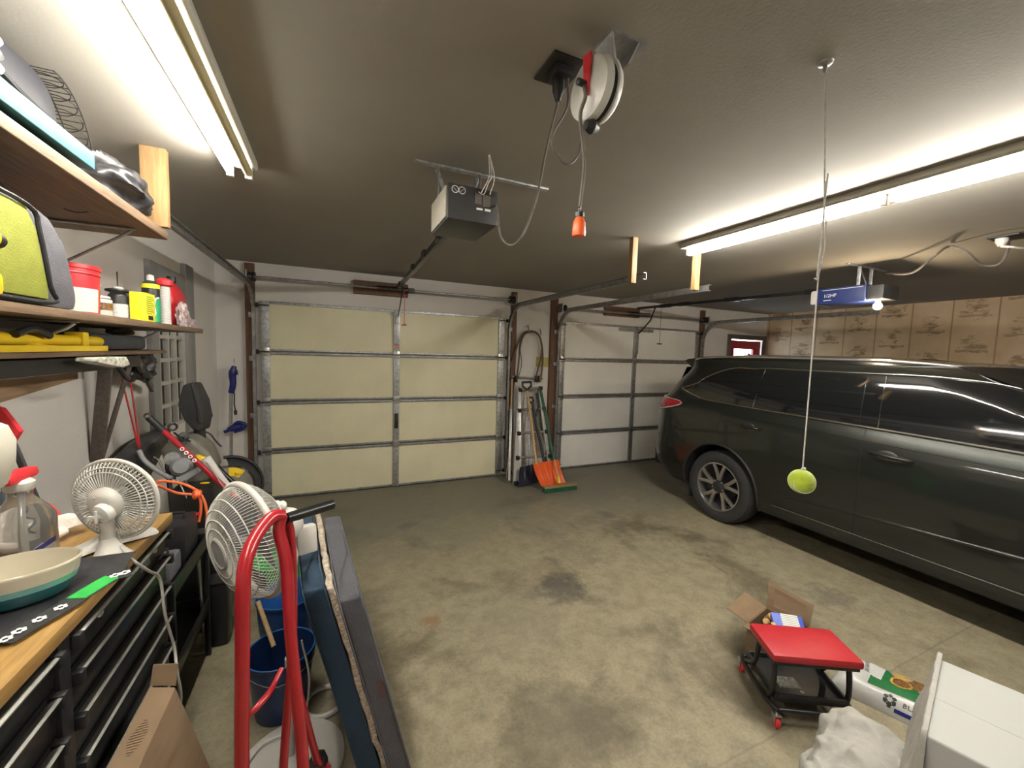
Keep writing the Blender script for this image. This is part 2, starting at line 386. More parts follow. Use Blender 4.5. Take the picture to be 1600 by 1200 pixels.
def spline(P, k, closed=False):
    out = []; N = len(P)
    for i in range(N if closed else N-1):
        p0 = P[(i-1) % N] if (i or closed) else P[0]*2-P[1]; p1 = P[i]; p2 = P[(i+1) % N]; p3 = P[(i+2) % N] if (i+2 < N or closed) else P[-1]*2-P[-2]
        for j in range(k):
            t = j/k
            out.append(.5*((2*p1)+(-p0+p2)*t+(2*p0-5*p1+4*p2-p3)*t*t+(-p0+3*p1-3*p2+p3)*t**3))
    if not closed: out.append(P[-1])
    return out

WL = {}      # world location of each object's origin (nothing here is rotated)
def tag(o, label=None, cat=None, group=None, kind=None):
    for k, v in (('label', label), ('category', cat), ('group', group), ('kind', kind)):
        if v: o[k] = v
    return o
def thing(name, label, cat, loc, group=None):
    o = bpy.data.objects.new(name, None); col.objects.link(o); o.empty_display_size = .05
    o.location = loc; WL[o] = Vector(loc); return tag(o, label, cat, group)
def part(name, mb, mat, parent=None, label=None, flat=False, origin=None, ang=38, kind=None):
    me = bpy.data.meshes.new(name); bm = mb.bm
    bmesh.ops.remove_doubles(bm, verts=bm.verts, dist=1e-6)
    bmesh.ops.recalc_face_normals(bm, faces=bm.faces)
    wl = WL[parent] if parent else (Vector(origin) if origin is not None else Vector((0, 0, 0)))
    for v in bm.verts: v.co -= wl
    bm.to_mesh(me); bm.free()
    if not flat:
        me.shade_smooth(); me.set_sharp_from_angle(angle=R(ang))
    mats = mat if isinstance(mat, (list, tuple)) else [mat]
    for mm in mats: me.materials.append(X[mm] if isinstance(mm, str) else mm)
    o = bpy.data.objects.new(name, me); col.objects.link(o)
    if parent: o.parent = parent; WL[o] = wl
    else: o.location = wl; WL[o] = wl
    return tag(o, label, kind=kind)
def solo(name, mb, mat, label, cat, group=None, kind=None, **kw):
    bm = mb.bm; bm.verts.ensure_lookup_table()
    xs = [v.co.x for v in bm.verts]; ys = [v.co.y for v in bm.verts]; zs = [v.co.z for v in bm.verts]
    o = part(name, mb, mat, None, origin=((min(xs)+max(xs))/2, (min(ys)+max(ys))/2, min(zs)), **kw)
    return tag(o, label, cat, group, kind)
def struct(name, mb, mat, parent=None, **kw):
    o = part(name, mb, mat, parent, **kw)
    if not parent: o['kind'] = 'structure'
    return o
def copy_tree(o, dloc, label=None, group=None):
    def rec(a, par):
        c = a.copy(); col.objects.link(c)
        if par: c.parent = par
        for ch in [x for x in list(bpy.data.objects) if x.parent == a]: rec(ch, c)
        return c
    c = rec(o, None); c.location = o.location + Vector(dloc); WL[c] = WL[o] + Vector(dloc)
    if label: c['label'] = label
    if group: c['group'] = group
    return c
def text(s, size, pos, xd, nd, mat, parent, name='lettering', th=.0006, align='LEFT', sx=1):
    cu = bpy.data.curves.new('t', 'FONT'); cu.body = s; cu.size = size; cu.extrude = th; cu.align_x = align; cu.resolution_u = 2
    ob = bpy.data.objects.new('t', cu); col.objects.link(ob)
    dg = bpy.context.evaluated_depsgraph_get(); me = bpy.data.meshes.new_from_object(ob.evaluated_get(dg))
    bpy.data.objects.remove(ob)
    xd = Vector(xd).normalized(); nd = Vector(nd).normalized(); yd = nd.cross(xd)
    mat4 = Matrix.Translation(Vector(pos)-WL[parent]) @ Matrix((xd*sx, yd, nd)).transposed().to_4x4()
    me.transform(mat4); me.name = name; me.materials.clear(); me.materials.append(X[mat])
    o = bpy.data.objects.new(name, me); col.objects.link(o); o.parent = parent; WL[o] = WL[parent]; return o
def nz(x, y=0, z=0): return mnoise.noise(Vector((x, y, z)))
exec_order = None

# ================================================================== THE ROOM
H = 2.519; XL, XR, YB = -0.40, 8.08, -7.2
struct('floor', MB().box((XL-.15, YB-.15, -.1), (XR+.15, .3, 0)), 'floor')
struct('ceiling', MB().box((XL-.15, YB-.15, H), (XR+.15, .3, H+.12)), 'ceiling')
# left wall with window opening
WY0, WY1, WZ0, WZ1 = -1.50, -1.02, 1.06, 1.86
m = MB().box((XL-.12, YB, 0), (XL, WY0, H)).box((XL-.12, WY1, 0), (XL, .03, H)).box((XL-.12, WY0, 0), (XL, WY1, WZ0)).box((XL-.12, WY0, WZ1), (XL, WY1, H))
struct('wall_left', m, 'wall')
win = struct('window_1', MB().box((XL-.05, WY0, WZ0), (XL-.022, WY1, WZ1)), 'doorglass')
m = MB()
for y in (WY0-.05, WY0+.14, WY0+.29, WY1-.02): m.box((XL-.015, y, WZ0), (XL+.018, y+(.05 if y in (WY0-.05, WY1-.02) else .028), WZ1), .004)
for k in range(6):
    z = WZ0 + (WZ1-WZ0)*k/5; m.box((XL-.014, WY0-.05, z-.014), (XL+.016, WY1+.02, z+.014), .004)
struct('window_frame', m, 'white', win)
struct('window_casing', MB().box((XL-.001, WY0-.17, WZ0-.15), (XL+.03, WY0-.052, WZ1+.32), .004).box((XL-.001, WY1+.03, WZ0-.15), (XL+.035, WY1+.22, WZ1+.42), .004).box((XL-.001, WY0-.05, WZ1+.02), (XL+.03, WY1+.03, WZ1+.32), .004), 'shutter', win)
# back wall with an opening for the red door
DX0, DX1, DZ1 = 7.12, 7.98, 2.03
m = MB().box((XL, .03, 0), (DX0, .2, H)).box((DX1, .03, 0), (XR+.1, .2, H)).box((DX0, .03, DZ1), (DX1, .2, H))
struct('wall_back', m, 'wall')
struct('wall_right', MB().box((XR, YB, 0), (XR+.12, .03, H)), 'panelling')
struct('wall_front', MB().box((XL-.1, YB-.12, 0), (XR+.1, YB, H)), 'wall')
struct('baseboard_back', MB().box((2.92, .012, 0), (3.46, .03, .09), .004).box((6.42, .012, 0), (7.02, .03, .09), .004), 'wall')
# red man door
d3 = struct('door_3', MB().box((DX0+.02, .05, .01), (DX1-.02, .09, 1.38), .003).box((DX0+.02, .05, 1.88), (DX1-.02, .09, DZ1-.02), .003).box((DX0+.02, .05, 1.38), (DX0+.12, .09, 1.88), .003).box((DX1-.22, .05, 1.38), (DX1-.02, .09, 1.88), .003), 'reddoor')
struct('window_pane', MB().box((DX0+.12, .066, 1.38), (DX1-.22, .072, 1.88)), 'glass', d3)
struct('lite_frame', MB().box((DX0+.10, .04, 1.86), (DX1-.2, .052, 1.89), .002).box((DX0+.10, .04, 1.36), (DX1-.2, .052, 1.39), .002).box((DX0+.10, .04, 1.39), (DX0+.125, .052, 1.86), .002).box((DX1-.225, .04, 1.39), (DX1-.2, .052, 1.86), .002), 'reddoor', d3)
struct('door_handle', MB().lathe([(.0, .06), (.026, .055), (.03, .035), (.012, .02), (.012, 0), (.03, 0)], (DX0+.08, .05, .98), (0, -1, 0)), 'steel', d3)
m = MB().box((DX0-.08, .005, 0), (DX0, .05, DZ1+.08), .005).box((DX1, .005, 0), (DX1+.08, .05, DZ1+.08), .005).box((DX0, .005, DZ1), (DX1, .05, DZ1+.08), .005)
struct('trim_1', m, 'shelfdark')

# ------------------------------------------------------------------ sectional garage doors
SH = .5325
def garage_door(idx, x0, wd, skin):
    d = thing('door_%d' % idx, None, None, (x0+wd/2, 0, 0)); d['kind'] = 'structure'
    for k in range(4):
        z0, z1 = k*SH+.008, (k+1)*SH-.004
        p = struct('door_section', MB().box((x0+.004, -.008, z0), (x0+wd-.004, .025, z1), .002), skin, d)
        for xa, ww in ((x0, .075), (x0+wd/2-.035, .07), (x0+wd-.075, .075)):
            m = MB().box((xa, -.030, z0+.002), (xa+ww, -.006, z1-.002), .003)
            for q in range(6):
                for sx_ in (.22, .78):
                    zz = z0+.06+q*(z1-z0-.12)/5
                    m.cyl((xa+ww*sx_, -.0305, zz), (xa+ww*sx_, -.029, zz), .006, n=8)
            o = struct('stile', m, 'galv', p)
        m = MB().box((x0+.076, -.024, z1-.028), (x0+wd-.076, -.004, z1+.002), .003).box((x0+.076, -.02, z0), (x0+wd-.076, -.004, z0+.022), .003)
        struct('section_rail', m, 'track' if k < 3 else 'galv', p)
    for k in range(1, 4):
        for xa in (x0+.045, x0+wd/2, x0+wd-.045):
            m = MB().box((xa-.032, -.036, k*SH-.045), (xa+.032, -.029, k*SH+.045), .003).cyl((xa-.045, -.04, k*SH), (xa+.045, -.04, k*SH), .009, n=10)
            struct('hinge', m, 'steel', d)
    for k in range(0, 5):
        for sx_ in (-1, 1):
            xa = x0-.002 if sx_ < 0 else x0+wd+.002; z = max(.08, min(4*SH-.05, k*SH))
            m = MB().cyl((xa-sx_*.08, -.045, z), (xa+sx_*.035, -.045, z), .006, n=8).cyl((xa+sx_*.02, -.045, z), (xa+sx_*.042, -.045, z), .022, n=14)
            struct('roller', m, 'darkmetal', d)
    struct('bottom_seal', MB().box((x0, -.02, 0), (x0+wd, .026, .012), .003), 'rubber', d)
    return d
g1 = garage_door(1, .0, 2.75, 'cream')
part('reinforcing_bracket', MB().box((1.34, -.05, 1.72), (1.41, -.03, 2.1), .004).box((1.355, -.09, 1.96), (1.395, -.045, 2.06), .004), 'galv', g1)
part('door_lock', MB().box((1.353, -.046, .72), (1.397, -.03, .9), .004).cyl((1.375, -.046, .81), (1.375, -.075, .81), .012), 'darkmetal', g1)
part('maker_sticker', MB().box((1.352, -.0325, 1.68), (1.398, -.0305, 1.72)), 'redprint', g1)
g2 = garage_door(2, 3.61, 2.68, 'whitedoor')
part('reinforcing_bracket', MB().box((4.62, -.045, 2.045), (5.28, -.03, 2.09), .004).box((4.92, -.06, 1.7), (4.98, -.03, 2.05), .004), 'galv', g2)

# stained posts carrying the tracks
for k, (x, wd, zt, lab) in enumerate(((-.14, .085, 2.50, 'dark stained wooden post at the left edge of the cream garage door'), (2.86, .07, 2.47, 'dark stained wooden post at the right edge of the cream garage door'),
                          (3.46, .1, 2.44, 'dark stained wooden post left of the white garage door'), (6.335, .08, 2.47, 'dark stained wooden post right of the white garage door'))):
    o = struct('trim_%d' % (k+2), MB().box((x, -.02, 0), (x+wd, .04, zt), .004), 'postwood'); o['label'] = lab
for k, (x0, x1, z0, z1, lab) in enumerate(((.90, 1.50, 2.28, 2.43, ''), (4.36, 5.0, 2.26, 2.40, ''))):
    struct('trim_%d' % (k+6), MB().box((x0, -.03, z0+.085), (x1, .03, z1), .003).box((x0, -.03, z0), (x1, .03, z0+.075), .003), 'postwood')

# ------------------------------------------------------------------ tracks, shafts
def track_pts(x, zh, yend):
    P = [Vector((x, -.05, .06)), Vector((x, -.05, zh-.32))]
    for k in range(1, 9):
        a = PI/2*k/8; P.append(Vector((x, -.05-.32*(1-math.cos(a)), zh-.32+.32*math.sin(a))))
    P.append(Vector((x, yend, zh+.0))); return P
def track(x, side, yend, zh, label, wood_x=None):
    t = thing('garage_door_track', label, 'door track', (x, -.05, 0), 'door tracks')
    P = track_pts(x, zh, yend)
    # C-shaped channel: swept profile
    prof = [(-.026, -.014), (-.026, .014), (.026, .014), (.026, -.014), (.022, -.014), (.022, .010), (-.022, .010), (-.022, -.014)]
    m = MB(); rings = []
    for i, p in enumerate(P):
        a = P[max(0, i-1)]; b = P[min(len(P)-1, i+1)]; tt = (b-a).normalized(); sxv = Vector((1, 0, 0)); nn = sxv.cross(tt)
        rings.append([m.bm.verts.new(p + nn*u + sxv*(v*side)) for u, v in prof])
    for a, b in zip(rings, rings[1:]):
        for j in range(8): m.bm.faces.new((a[j], a[(j+1) % 8], b[(j+1) % 8], b[j]))
    m.bm.faces.new(rings[0]); m.bm.faces.new(rings[-1][::-1])
    part('rail', m, 'track', t)
    for z in (.3, .9, 1.5, 1.95):
        part('bracket', MB().box((min(x, x+side*.05), -.035, z), (max(x, x+side*.05), -.02, z+.05), .002).box((x-.004+side*.02, -.06, z), (x+.004+side*.02, -.02, z+.05), .001), 'galv', t)
    m = MB().box((x-.002, -.32, zh-.45), (x+.004, -.03, zh-.38), .001).box((x-.002, -.3, zh-.40), (x+.003, -.25, zh-.02), .001)
    return t
track(-.06, -1, -2.585, 2.265, 'left horizontal track of the cream garage door')
track(2.81, 1, -2.56, 2.265, 'grey steel track along the right side of the cream door')
track(3.56, -1, -2.5, 2.255, 'grey steel track along the left side of the white door')
track(6.35, 1, -2.42, 2.255, 'grey steel track along the right side of the white door')
def shaft(x0, x1, z, label):
    t = thing('torsion_shaft', label, 'shaft', ((x0+x1)/2, -.1, z), 'torsion shafts above the doors')
    part('rod', MB().cyl((x0-.12, -.1, z), (x1+.12, -.1, z), .013), 'galv', t)
    xc = (x0+x1)/2
    m = MB()
    for s_ in (-1, 1):
        L = .33; P = []
        for i in range(260): a = 2*PI*i/10; P.append((xc-.2+s_*.01+ (i/260)*L*1.3-.05, -.1+.03*math.cos(a), z+.03*math.sin(a)))
        if s_ > 0: m.tube(P, .0035, 4)
    part('spring', m, 'darkmetal', t)
    for x, s_ in ((x0-.06, -1), (x1+.06, 1)):
        part('cable_drum', MB().lathe([(.0, -.03), (.045, -.03), (.05, -.02), (.04, .0), (.045, .02), (.05, .028), (0, .03)], (x, -.1, z), (s_, 0, 0), 18), 'darkmetal', t)
        part('bearing_plate', MB().box((x+s_*.04, -.15, z-.06), (x+s_*.048, .0, z+.06), .002), 'galv', t)
    return t
shaft(.0, 2.75, 2.352, 'steel torsion shaft above the cream garage door')
shaft(3.66, 6.25, 2.30, 'steel torsion shaft above the white garage door')

# pine blocks hanging from the ceiling
for (x, y, z0, wd, lab) in ((-.045, -2.6, 2.18, .092, 'pine block fixed down from ceiling at corner of upper left shelf'),
                           (2.672, -2.58, 2.195, .045, 'bare pine block hanging from ceiling between the two garage doors'),
                           (3.295, -2.585, 2.20, .05, 'bare pine block hanging below near end of the right lamp')):
    solo('hanging_wood_block', MB().box((x-wd/2, y-.02, z0), (x+wd/2, y+.02, H), .003), 'pine', lab, 'wooden block', 'pine blocks holding up the door tracks')

# ------------------------------------------------------------------ ceiling lamps
def lamp(x, ys, lit, label, n2=2):
    y1 = max(ys); y0 = min(ys)
    t = thing('fluorescent_lamp', label, 'lamp', (x, (y0+y1)/2, H), 'fluorescent ceiling lamps')
    m = MB()
    pr = [(-.072, H-.0005), (-.074, H-.030), (-.066, H-.040), (.066, H-.040), (.074, H-.030), (.072, H-.0005)]
    m.prism([(x+a, y0, b) for a, b in pr], (0, y1-y0, 0), .002)
    part('housing', m, 'reflector', t)
    L = (y1-y0)/n2
    for k in range(n2):
        ya = y1-k*L-.02; yb = y1-(k+1)*L+.02
        for dx, isl in lit:
            part('tube', MB().cyl((x+dx, ya-.02, H-.066), (x+dx, yb+.02, H-.066), (.025 if len(lit) == 1 else .0165) if isl else .018, n=16), 'tube' if isl else 'agedtube', t)
            for yy in (ya, yb):
                part('tube_holder', MB().box((x+dx-.014, yy-.011, H-.09), (x+dx+.014, yy+.011, H-.038), .003), 'white', t)
    return t
lamp(.285, (-2.66, -5.12), ((-.033, True), (.04, False)), 'left ceiling lamp, one tube lit beside a yellowed tube, above the shelves')
lamp(3.125, (-2.64, -5.08), ((0, True),), 'long lit ceiling lamp to the right, above the open floor')

# ------------------------------------------------------------------ garage door openers
def bar(mb, a, b, w_, h_, bev=.002):
    a = Vector(a); b = Vector(b); fm = frame(b-a); return mb.obox((a+b)/2, (w_, h_, (b-a).length), fm, bev)
o1 = thing('garage_door_opener', 'black garage door opener with label plates, above cream door', 'opener', (1.225, -3.12, 2.215))
part('case', MB().box((1.115, -3.27, 2.215), (1.338, -2.98, 2.36), .006), 'openerblack', o1)
part('side_cover', MB().box((1.109, -3.255, 2.225), (1.1155, -2.99, 2.352), .002), 'reflector', o1)
part('warning_label', MB().box((1.232, -3.2715, 2.292), (1.262, -3.2695, 2.345)).box((1.268, -3.2715, 2.285), (1.302, -3.2695, 2.335)), 'cable', o1)
part('barcode_label', MB().box((1.240, -3.2720, 2.268), (1.268, -3.2695, 2.276)).box((1.278, -3.2720, 2.268), (1.304, -3.2695, 2.278)), 'whiteink', o1)
m = MB()
for dx in (0, .03): m.torus((1.145+dx, -3.271, 2.335), .014, .0016, (0, 1, 0), 24, 5)
bar(m, (1.137, -3.271, 2.343), (1.153, -3.271, 2.327), .0012, .0012, 0); bar(m, (1.167, -3.271, 2.327), (1.183, -3.271, 2.343), .0012, .0012, 0)
part('warning_symbol', m, 'whiteink', o1)
part('terminal_block', MB().box((1.238, -3.276, 2.336), (1.325, -3.27, 2.352), .002), 'darkmetal', o1)
m = MB()
bar(m, (1.02, -3.045, H-.006), (1.70, -3.045, H-.006), .03, .01)
for x in (1.125, 1.33): bar(m, (x, -3.045, H-.01), (x, -3.045, 2.36), .004, .028); bar(m, (x, -3.02, H-.01), (x+(.06 if x < 1.2 else -.06), -3.02, 2.362), .004, .02)
part('hanger', m, 'galv', o1)
m = MB(); A, B = Vector((1.235, -3.0, 2.30)), Vector((1.372, -.03, 2.37)); bar(m, A, B, .032, .04, .003)
for f in (.12, .30, .5): p = A.lerp(B, f); q = A.lerp(B, f+.035); bar(m, p+Vector((0, 0, .012)), q+Vector((0, 0, .012)), .05, .05, .003)
part('rail', m, 'blackmetal', o1)
part('trolley', MB().obox(A.lerp(B, .86), (.05, .16, .05), Matrix.Identity(3), .006), 'darkmetal', o1)
m = MB(); bar(m, (1.38, -.42, 2.33), (1.378, -.10, 2.05), .008, .03); part('door_arm', m, 'darkmetal', o1)
m = MB().tube([(1.395, -.42, 2.30), (1.398, -.42, 2.1), (1.396, -.42, 1.93)], .0035, 6).tube([(1.37, -.42, 1.93), (1.42, -.42, 1.935)], .008, 8)
part('release_cord', m, 'redplastic', o1)
m = MB()
for a, b in (((1.262, -3.278, 2.345), (1.30, -3.24, H)), ((1.30, -3.278, 2.345), (1.305, -3.24, H))):
    a = Vector(a); b = Vector(b); m.tube([a, a+Vector((-.01, -.02, -.01)), a.lerp(b, .4)+Vector((.015, -.01, 0)), b], .0018, 5, smooth=6)
m.tube([(1.245, -3.278, 2.34), (1.265, -3.29, 2.33), (1.285, -3.285, 2.38), (1.31, -3.26, 2.43), (1.303, -3.24, H)], .0018, 5, smooth=6)
part('bell_wire', m, 'string', o1)

# ceiling outlet with cords
ol = thing('ceiling_outlet', 'dark ceiling outlet with plugs, left of the white cord reel', 'outlet', (1.305, -3.83, H))
part('cover_plate', MB().box((1.25, -3.90, H-.008), (1.36, -3.77, H), .002), 'darkmetal', ol)
part('outlet_socket', MB().box((1.275, -3.87, H-.03), (1.335, -3.80, H-.006), .004), 'black', ol)
def cord(name, pts, r, mat, label, cat='cord', n=8, sm=8, group=None): return solo(name, MB().tube(pts, r, n, smooth=sm), mat, label, cat, group)
cm = MB().tube([(1.305, -3.83, H-.03), (1.305, -3.83, H-.09), (1.30, -3.80, 2.36)] + [at(u, v, 'y', -3.62) for u, v in ((850, 250),)] + [at(u, v, 'y', -3.5) for u, v in ((838, 310), (818, 365))] + [at(800, 383, 'y', -3.42), at(783, 370, 'y', -3.36), at(777, 330, 'y', -3.31), Vector((1.328, -3.27, 2.30))], .0045, 8, smooth=8)
pc = solo('power_cord', cm, 'cable', 'grey power cord sagging from ceiling outlet to black opener', 'cord')
part('plug', MB().lathe([(.0, 0), (.018, 0), (.018, .03), (.008, .06), (0, .062)], (1.305, -3.83, H-.03), (0, 0, -1), 14), 'black', pc)
cord('reel_feed_cord', [(1.325, -3.85, H-.03), (1.32, -3.86, 2.4)] + [at(u, v, 'y', -3.9) for u, v in ((862, 215), (875, 248), (890, 256), (904, 240))] + [at(910, 205, 'y', -3.98)], .0035, 'cable', 'thin cord looping from ceiling outlet to the white reel')

# cord reel
RC = Vector((1.395, -3.97, 2.375))
reel = thing('cord_reel', 'round white enamel cord reel hanging from ceiling by a red arm', 'cord reel', (1.40, -3.98, H))
part('bracket', MB().prism([(1.345, -4.03, H), (1.345, -3.95, H), (1.375, -3.97, 2.465), (1.375, -4.01, 2.465)], (.006, 0, 0)).prism([(1.345, -4.03, H-.006), (1.345, -3.95, H-.006), (1.47, -3.95, H-.006), (1.47, -4.03, H-.006)], (0, 0, .006)).prism([(1.44, -4.03, H), (1.44, -3.95, H), (1.42, -3.97, 2.465), (1.42, -4.01, 2.465)], (.006, 0, 0)), 'track', reel)
rd = Vector((-.99, -.10, -.04)).normalized(); rr = .082
RC = at(931, 143, 'y', -3.985)
part('front_cover', MB().lathe([(0, .042), (.02, .042), (.03, .036), (rr*.8, .033), (rr*.93, .028), (rr, .014), (rr, .008)], RC, rd, 40), 'whitegloss', reel)
part('drum', MB().lathe([(0, -.012), (rr*.9, -.012), (rr*.9, .01), (0, .01)], RC, rd, 40), 'rubber', reel)
part('rear_cover', MB().lathe([(rr, -.01), (rr, -.016), (rr*.9, -.03), (0, -.034)], RC, rd, 40), 'white', reel)
side = rd.cross(Vector((0, 0, 1))).normalized()
p0 = RC+rd*.040-Vector((0, .010, 0))
part('arm', MB().prism([p0+Vector((0, 0, .074))-side*.020, p0+Vector((0, 0, .078))+side*.014, p0-Vector((0, 0, .02))+side*.004, p0-Vector((0, 0, .035))-side*.012], rd*.006, .002), 'redplastic', reel)
part('cord_guide', MB().lathe([(.012, -.02), (.02, 0), (.012, .02)], RC-Vector((0, 0, rr+.012))+rd*.01, rd, 14), 'black', reel)
part('crank_pin', MB().lathe([(0, 0), (.009, 0), (.009, .03), (0, .035)], p0+Vector((0, 0, .0)), rd, 12), 'black', reel)
wl_ = at(905, 350, 'y', -4.0)
m = MB().tube([p0-Vector((0, 0, .0))+rd*.01, p0-Vector((0, 0, .04))-side*.012+rd*.012, RC-Vector((0, 0, rr))+rd*.05, Vector((wl_.x+.008, -4.0, 2.18)), Vector((wl_.x, -4.0, 2.062))], .0052, 8, smooth=8)
part('hanging_cord', m, 'cable', reel)
bx = Vector((wl_.x, -4.0, 1.985))
hl = solo('cord_connector', MB().lathe([(0, 0), (.017, 0), (.019, .01), (.017, .035), (.011, .05), (0, .052)], bx, n=18), 'orange', 'orange plug connector dangling on the reel cord', 'connector')
part('collar', MB().lathe([(.008, .048), (.013, .05), (.013, .062), (.006, .066), (0, .07)], bx, n=16), 'black', hl)
part('hook', MB().torus(bx+Vector((0, 0, .073)), .006, .0015, (1, 0, 0), 16, 5), 'steel', hl)

# second opener, lit bulb
O2 = Vector((5.0, -2.86, 2.2))
o2 = thing('garage_door_opener', 'blue garage door opener with lit bulb, above the white door', 'opener', O2)
bx0, bx1 = 4.86, 5.13
part('case', MB().box((bx0, -2.98, 2.2), (bx1, -2.60, 2.345), .012), 'openerblue', o2)
part('light_lens', MB().box((bx0+.006, -2.60, 2.205), (bx1-.006, -2.535, 2.338), .02), 'white', o2)
part('rear_case', MB().box((bx0+.01, -3.1, 2.21), (bx1-.01, -2.98, 2.33), .01), 'openerblack', o2)
text('1/2HP', .042, (bx0-.001, -2.655, 2.262), (0, -1, 0), (-1, 0, 0), 'whiteink', o2)
part('side_stripe', MB().box((bx0-.0012, -2.96, 2.325), (bx0+.002, -2.64, 2.329)).box((bx0-.0012, -2.72, 2.232), (bx0+.002, -2.655, 2.237)), 'whiteink', o2)
bl = part('bulb_socket', MB().cyl((bx0+.03, -3.06, 2.21), (bx0+.03, -3.06, 2.18), .018), 'white', o2)
part('light_bulb', MB().ball((bx0+.03, -3.06, 2.15), .03, 16), 'bulb', o2)
m = MB(); bar(m, (4.72, -2.9, H-.006), (5.32, -2.9, H-.006), .03, .01)
for x in (4.9, 5.09): bar(m, (x, -2.9, H-.01), (x, -2.9, 2.34), .004, .028)
bar(m, (4.9, -2.9, H-.01), (5.09, -2.88, 2.35), .004, .02)
part('hanger', m, 'galv', o2)
m = MB(); A, B = Vector((4.99, -2.6, 2.345)), Vector((4.95, -.04, 2.40)); bar(m, A, B, .03, .035, .003)
for f in (.0, .35, .62, .75): bar(m, A.lerp(B, f), A.lerp(B, f+.07), .05, .048, .003)
part('rail', m, 'blackmetal', o2)
m = MB().tube([(4.95, -.40, 2.38), (4.95, -.32, 2.2), (4.95, -.09, 2.02)], .011, 8); part('door_arm', m, 'darkmetal', o2)
part('release_cord', MB().tube([(5.05, -.42, 2.36), (5.05, -.42, 1.86)], .003, 6).tube([(5.01, -.42, 1.86), (5.09, -.42, 1.86)], .009, 8), 'darkmetal', o2)
ol2 = thing('ceiling_outlet', 'dark ceiling outlet with a white plug at the far right', 'outlet', at(1575, 370, 'z', H))
c = at(1575, 370, 'z', H)
part('cover_plate', MB().box((c.x-.09, c.y-.07, H-.01), (c.x+.09, c.y+.07, H), .002), 'darkmetal', ol2)
part('white_plug', MB().lathe([(.03, 0), (.03, .03), (.015, .06), (0, .062)], c+Vector((-.02, .02, 0)), (0, 0, -1), 16), 'white', ol2)
cord('opener_power_cord', [at(1385, 428, 'y', -3.05), at(1425, 426, 'z', 2.36), at(1460, 400, 'z', 2.42), at(1483, 385, 'z', 2.5), at(1510, 393, 'z', 2.44), at(1535, 414, 'z', 2.36), at(1562, 412, 'z', 2.36), at(1575, 390, 'z', 2.45), c+Vector((0, 0, -.01))], .008, 'cable', 'dark cord draped from blue opener across the ceiling')
cord('white_extension_cord', [c+Vector((-.02, .02, -.06)), at(1580, 386, 'z', 2.44), at(1600, 388, 'z', 2.44), at(1660, 390, 'z', 2.48)], .007, 'string', 'white cord plugged into the far right ceiling outlet')

# tennis ball on a string
B0 = at(1252.5, 752, 'y', -4.2); T0 = at(1290, 97, 'z', H)
bl = solo('tennis_ball', MB().ball((B0.x, B0.y, B0.z), .0375, 24), 'tennis', 'yellow-green tennis ball hanging on a string in front of car', 'ball')
m = MB(); P = []
for i in range(40):
    t = 2*PI*i/40; a_ = .44; P.append((B0+Vector((math.cos(t)+.0, 0, 0))*0) + Vector((.0378*math.cos(PI/2-(PI/2-a_)*math.cos(t))*math.cos(t/2+a_*math.sin(2*t)*.5)*1, 0, 0))*0)
    th = PI/2-(PI/2-a_)*math.cos(t); ph = t/2+a_*math.sin(2*t)
    P[-1] = B0 + Vector((math.sin(th)*math.cos(ph), math.sin(th)*math.sin(ph), math.cos(th)))*.0375
m = MB().torus(B0+Vector((-.012, -.016, .0)), .031, .0012, (-.6, -.8, .15), 32, 5)
part('seam', m, 'seam', bl)
part('knot', MB().torus(B0+Vector((0, 0, .037)), .006, .0025, (0, 1, 0), 12, 6).ball(B0+Vector((0.003, -.003, .041)), .005, 8), 'string', bl)
K0 = at(1278, 442, 'y', -4.2)
m = MB().tube([T0, K0+Vector((.002, 0, .2)), K0, B0+Vector((0, 0, .04))], .0022, 6)
# doubled slack loops tied back on the string
m.tube([K0+Vector((.003, .004, .30)), K0+Vector((.012, .008, .16)), K0+Vector((.014, .008, .06)), K0+Vector((-.002, .003, .02)), K0+Vector((-.012, -.004, .06)), K0+Vector((-.006, -.003, .16)), K0+Vector((.002, 0, .32))], .0022, 6, smooth=6)
m.tube([K0+Vector((.012, .0, .2)), K0+Vector((.018, 0, .1)), K0+Vector((-.004, .0, .015)), K0+Vector((-.018, 0, .012))], .0022, 6, smooth=6)
sg = solo('hanging_string', m, 'string', 'white string knotted mid-way, holding the tennis ball', 'string')
part('ceiling_anchor', MB().lathe([(.02, 0), (.018, .006), (.006, .01), (.004, .03), (0, .03)], T0, (0, 0, -1), 12), 'track', sg)

# ================================================================== THE CAR  (rear end towards the white door)
CX, CY = 5.215, -1.10          # centre line, rear bumper; s grows towards the nose (-y)
ROWS = [  # z, s_rear, s_front, half width, corner r rear, corner r front
    (.24, .30, 4.62, .84, .25, .5), (.27, .16, 4.72, .90, .3, .6), (.33, .08, 4.80, .925, .34, .62), (.42, .0, 4.84, .94, .30, .66), (.52, -.03, 4.86, .948, .30, .7), (.62, -.04, 4.86, .952, .30, .72),
    (.74, -.02, 4.85, .956, .31, .72), (.86, .0, 4.82, .956, .30, .72), (.96, .01, 4.78, .952, .29, .72), (1.02, .02, 4.72, .95, .28, .72), (1.07, .025, 4.62, .942, .27, .72), (1.12, .035, 4.45, .925, .27, .8), (1.16, .05, 4.2, .905, .27, .8), (1.185, .065, 3.98, .892, .27, .8),
    (1.20, .075, 3.88, .885, .28, .5), (1.28, .12, 3.72, .872, .3, .5), (1.38, .18, 3.50, .85, .3, .5), (1.48, .27, 3.27, .822, .3, .5), (1.56, .31, 3.08, .792, .3, .5),
    (1.62, .31, 2.94, .762, .26, .5), (1.655, .30, 2.82, .725, .24, .5), (1.682, .33, 2.66, .66, .24, .5), (1.705, .45, 2.45, .56, .24, .5), (1.722, .7, 2.2, .38, .2, .4), (1.728, 1.0, 1.9, .16, .1, .1)]
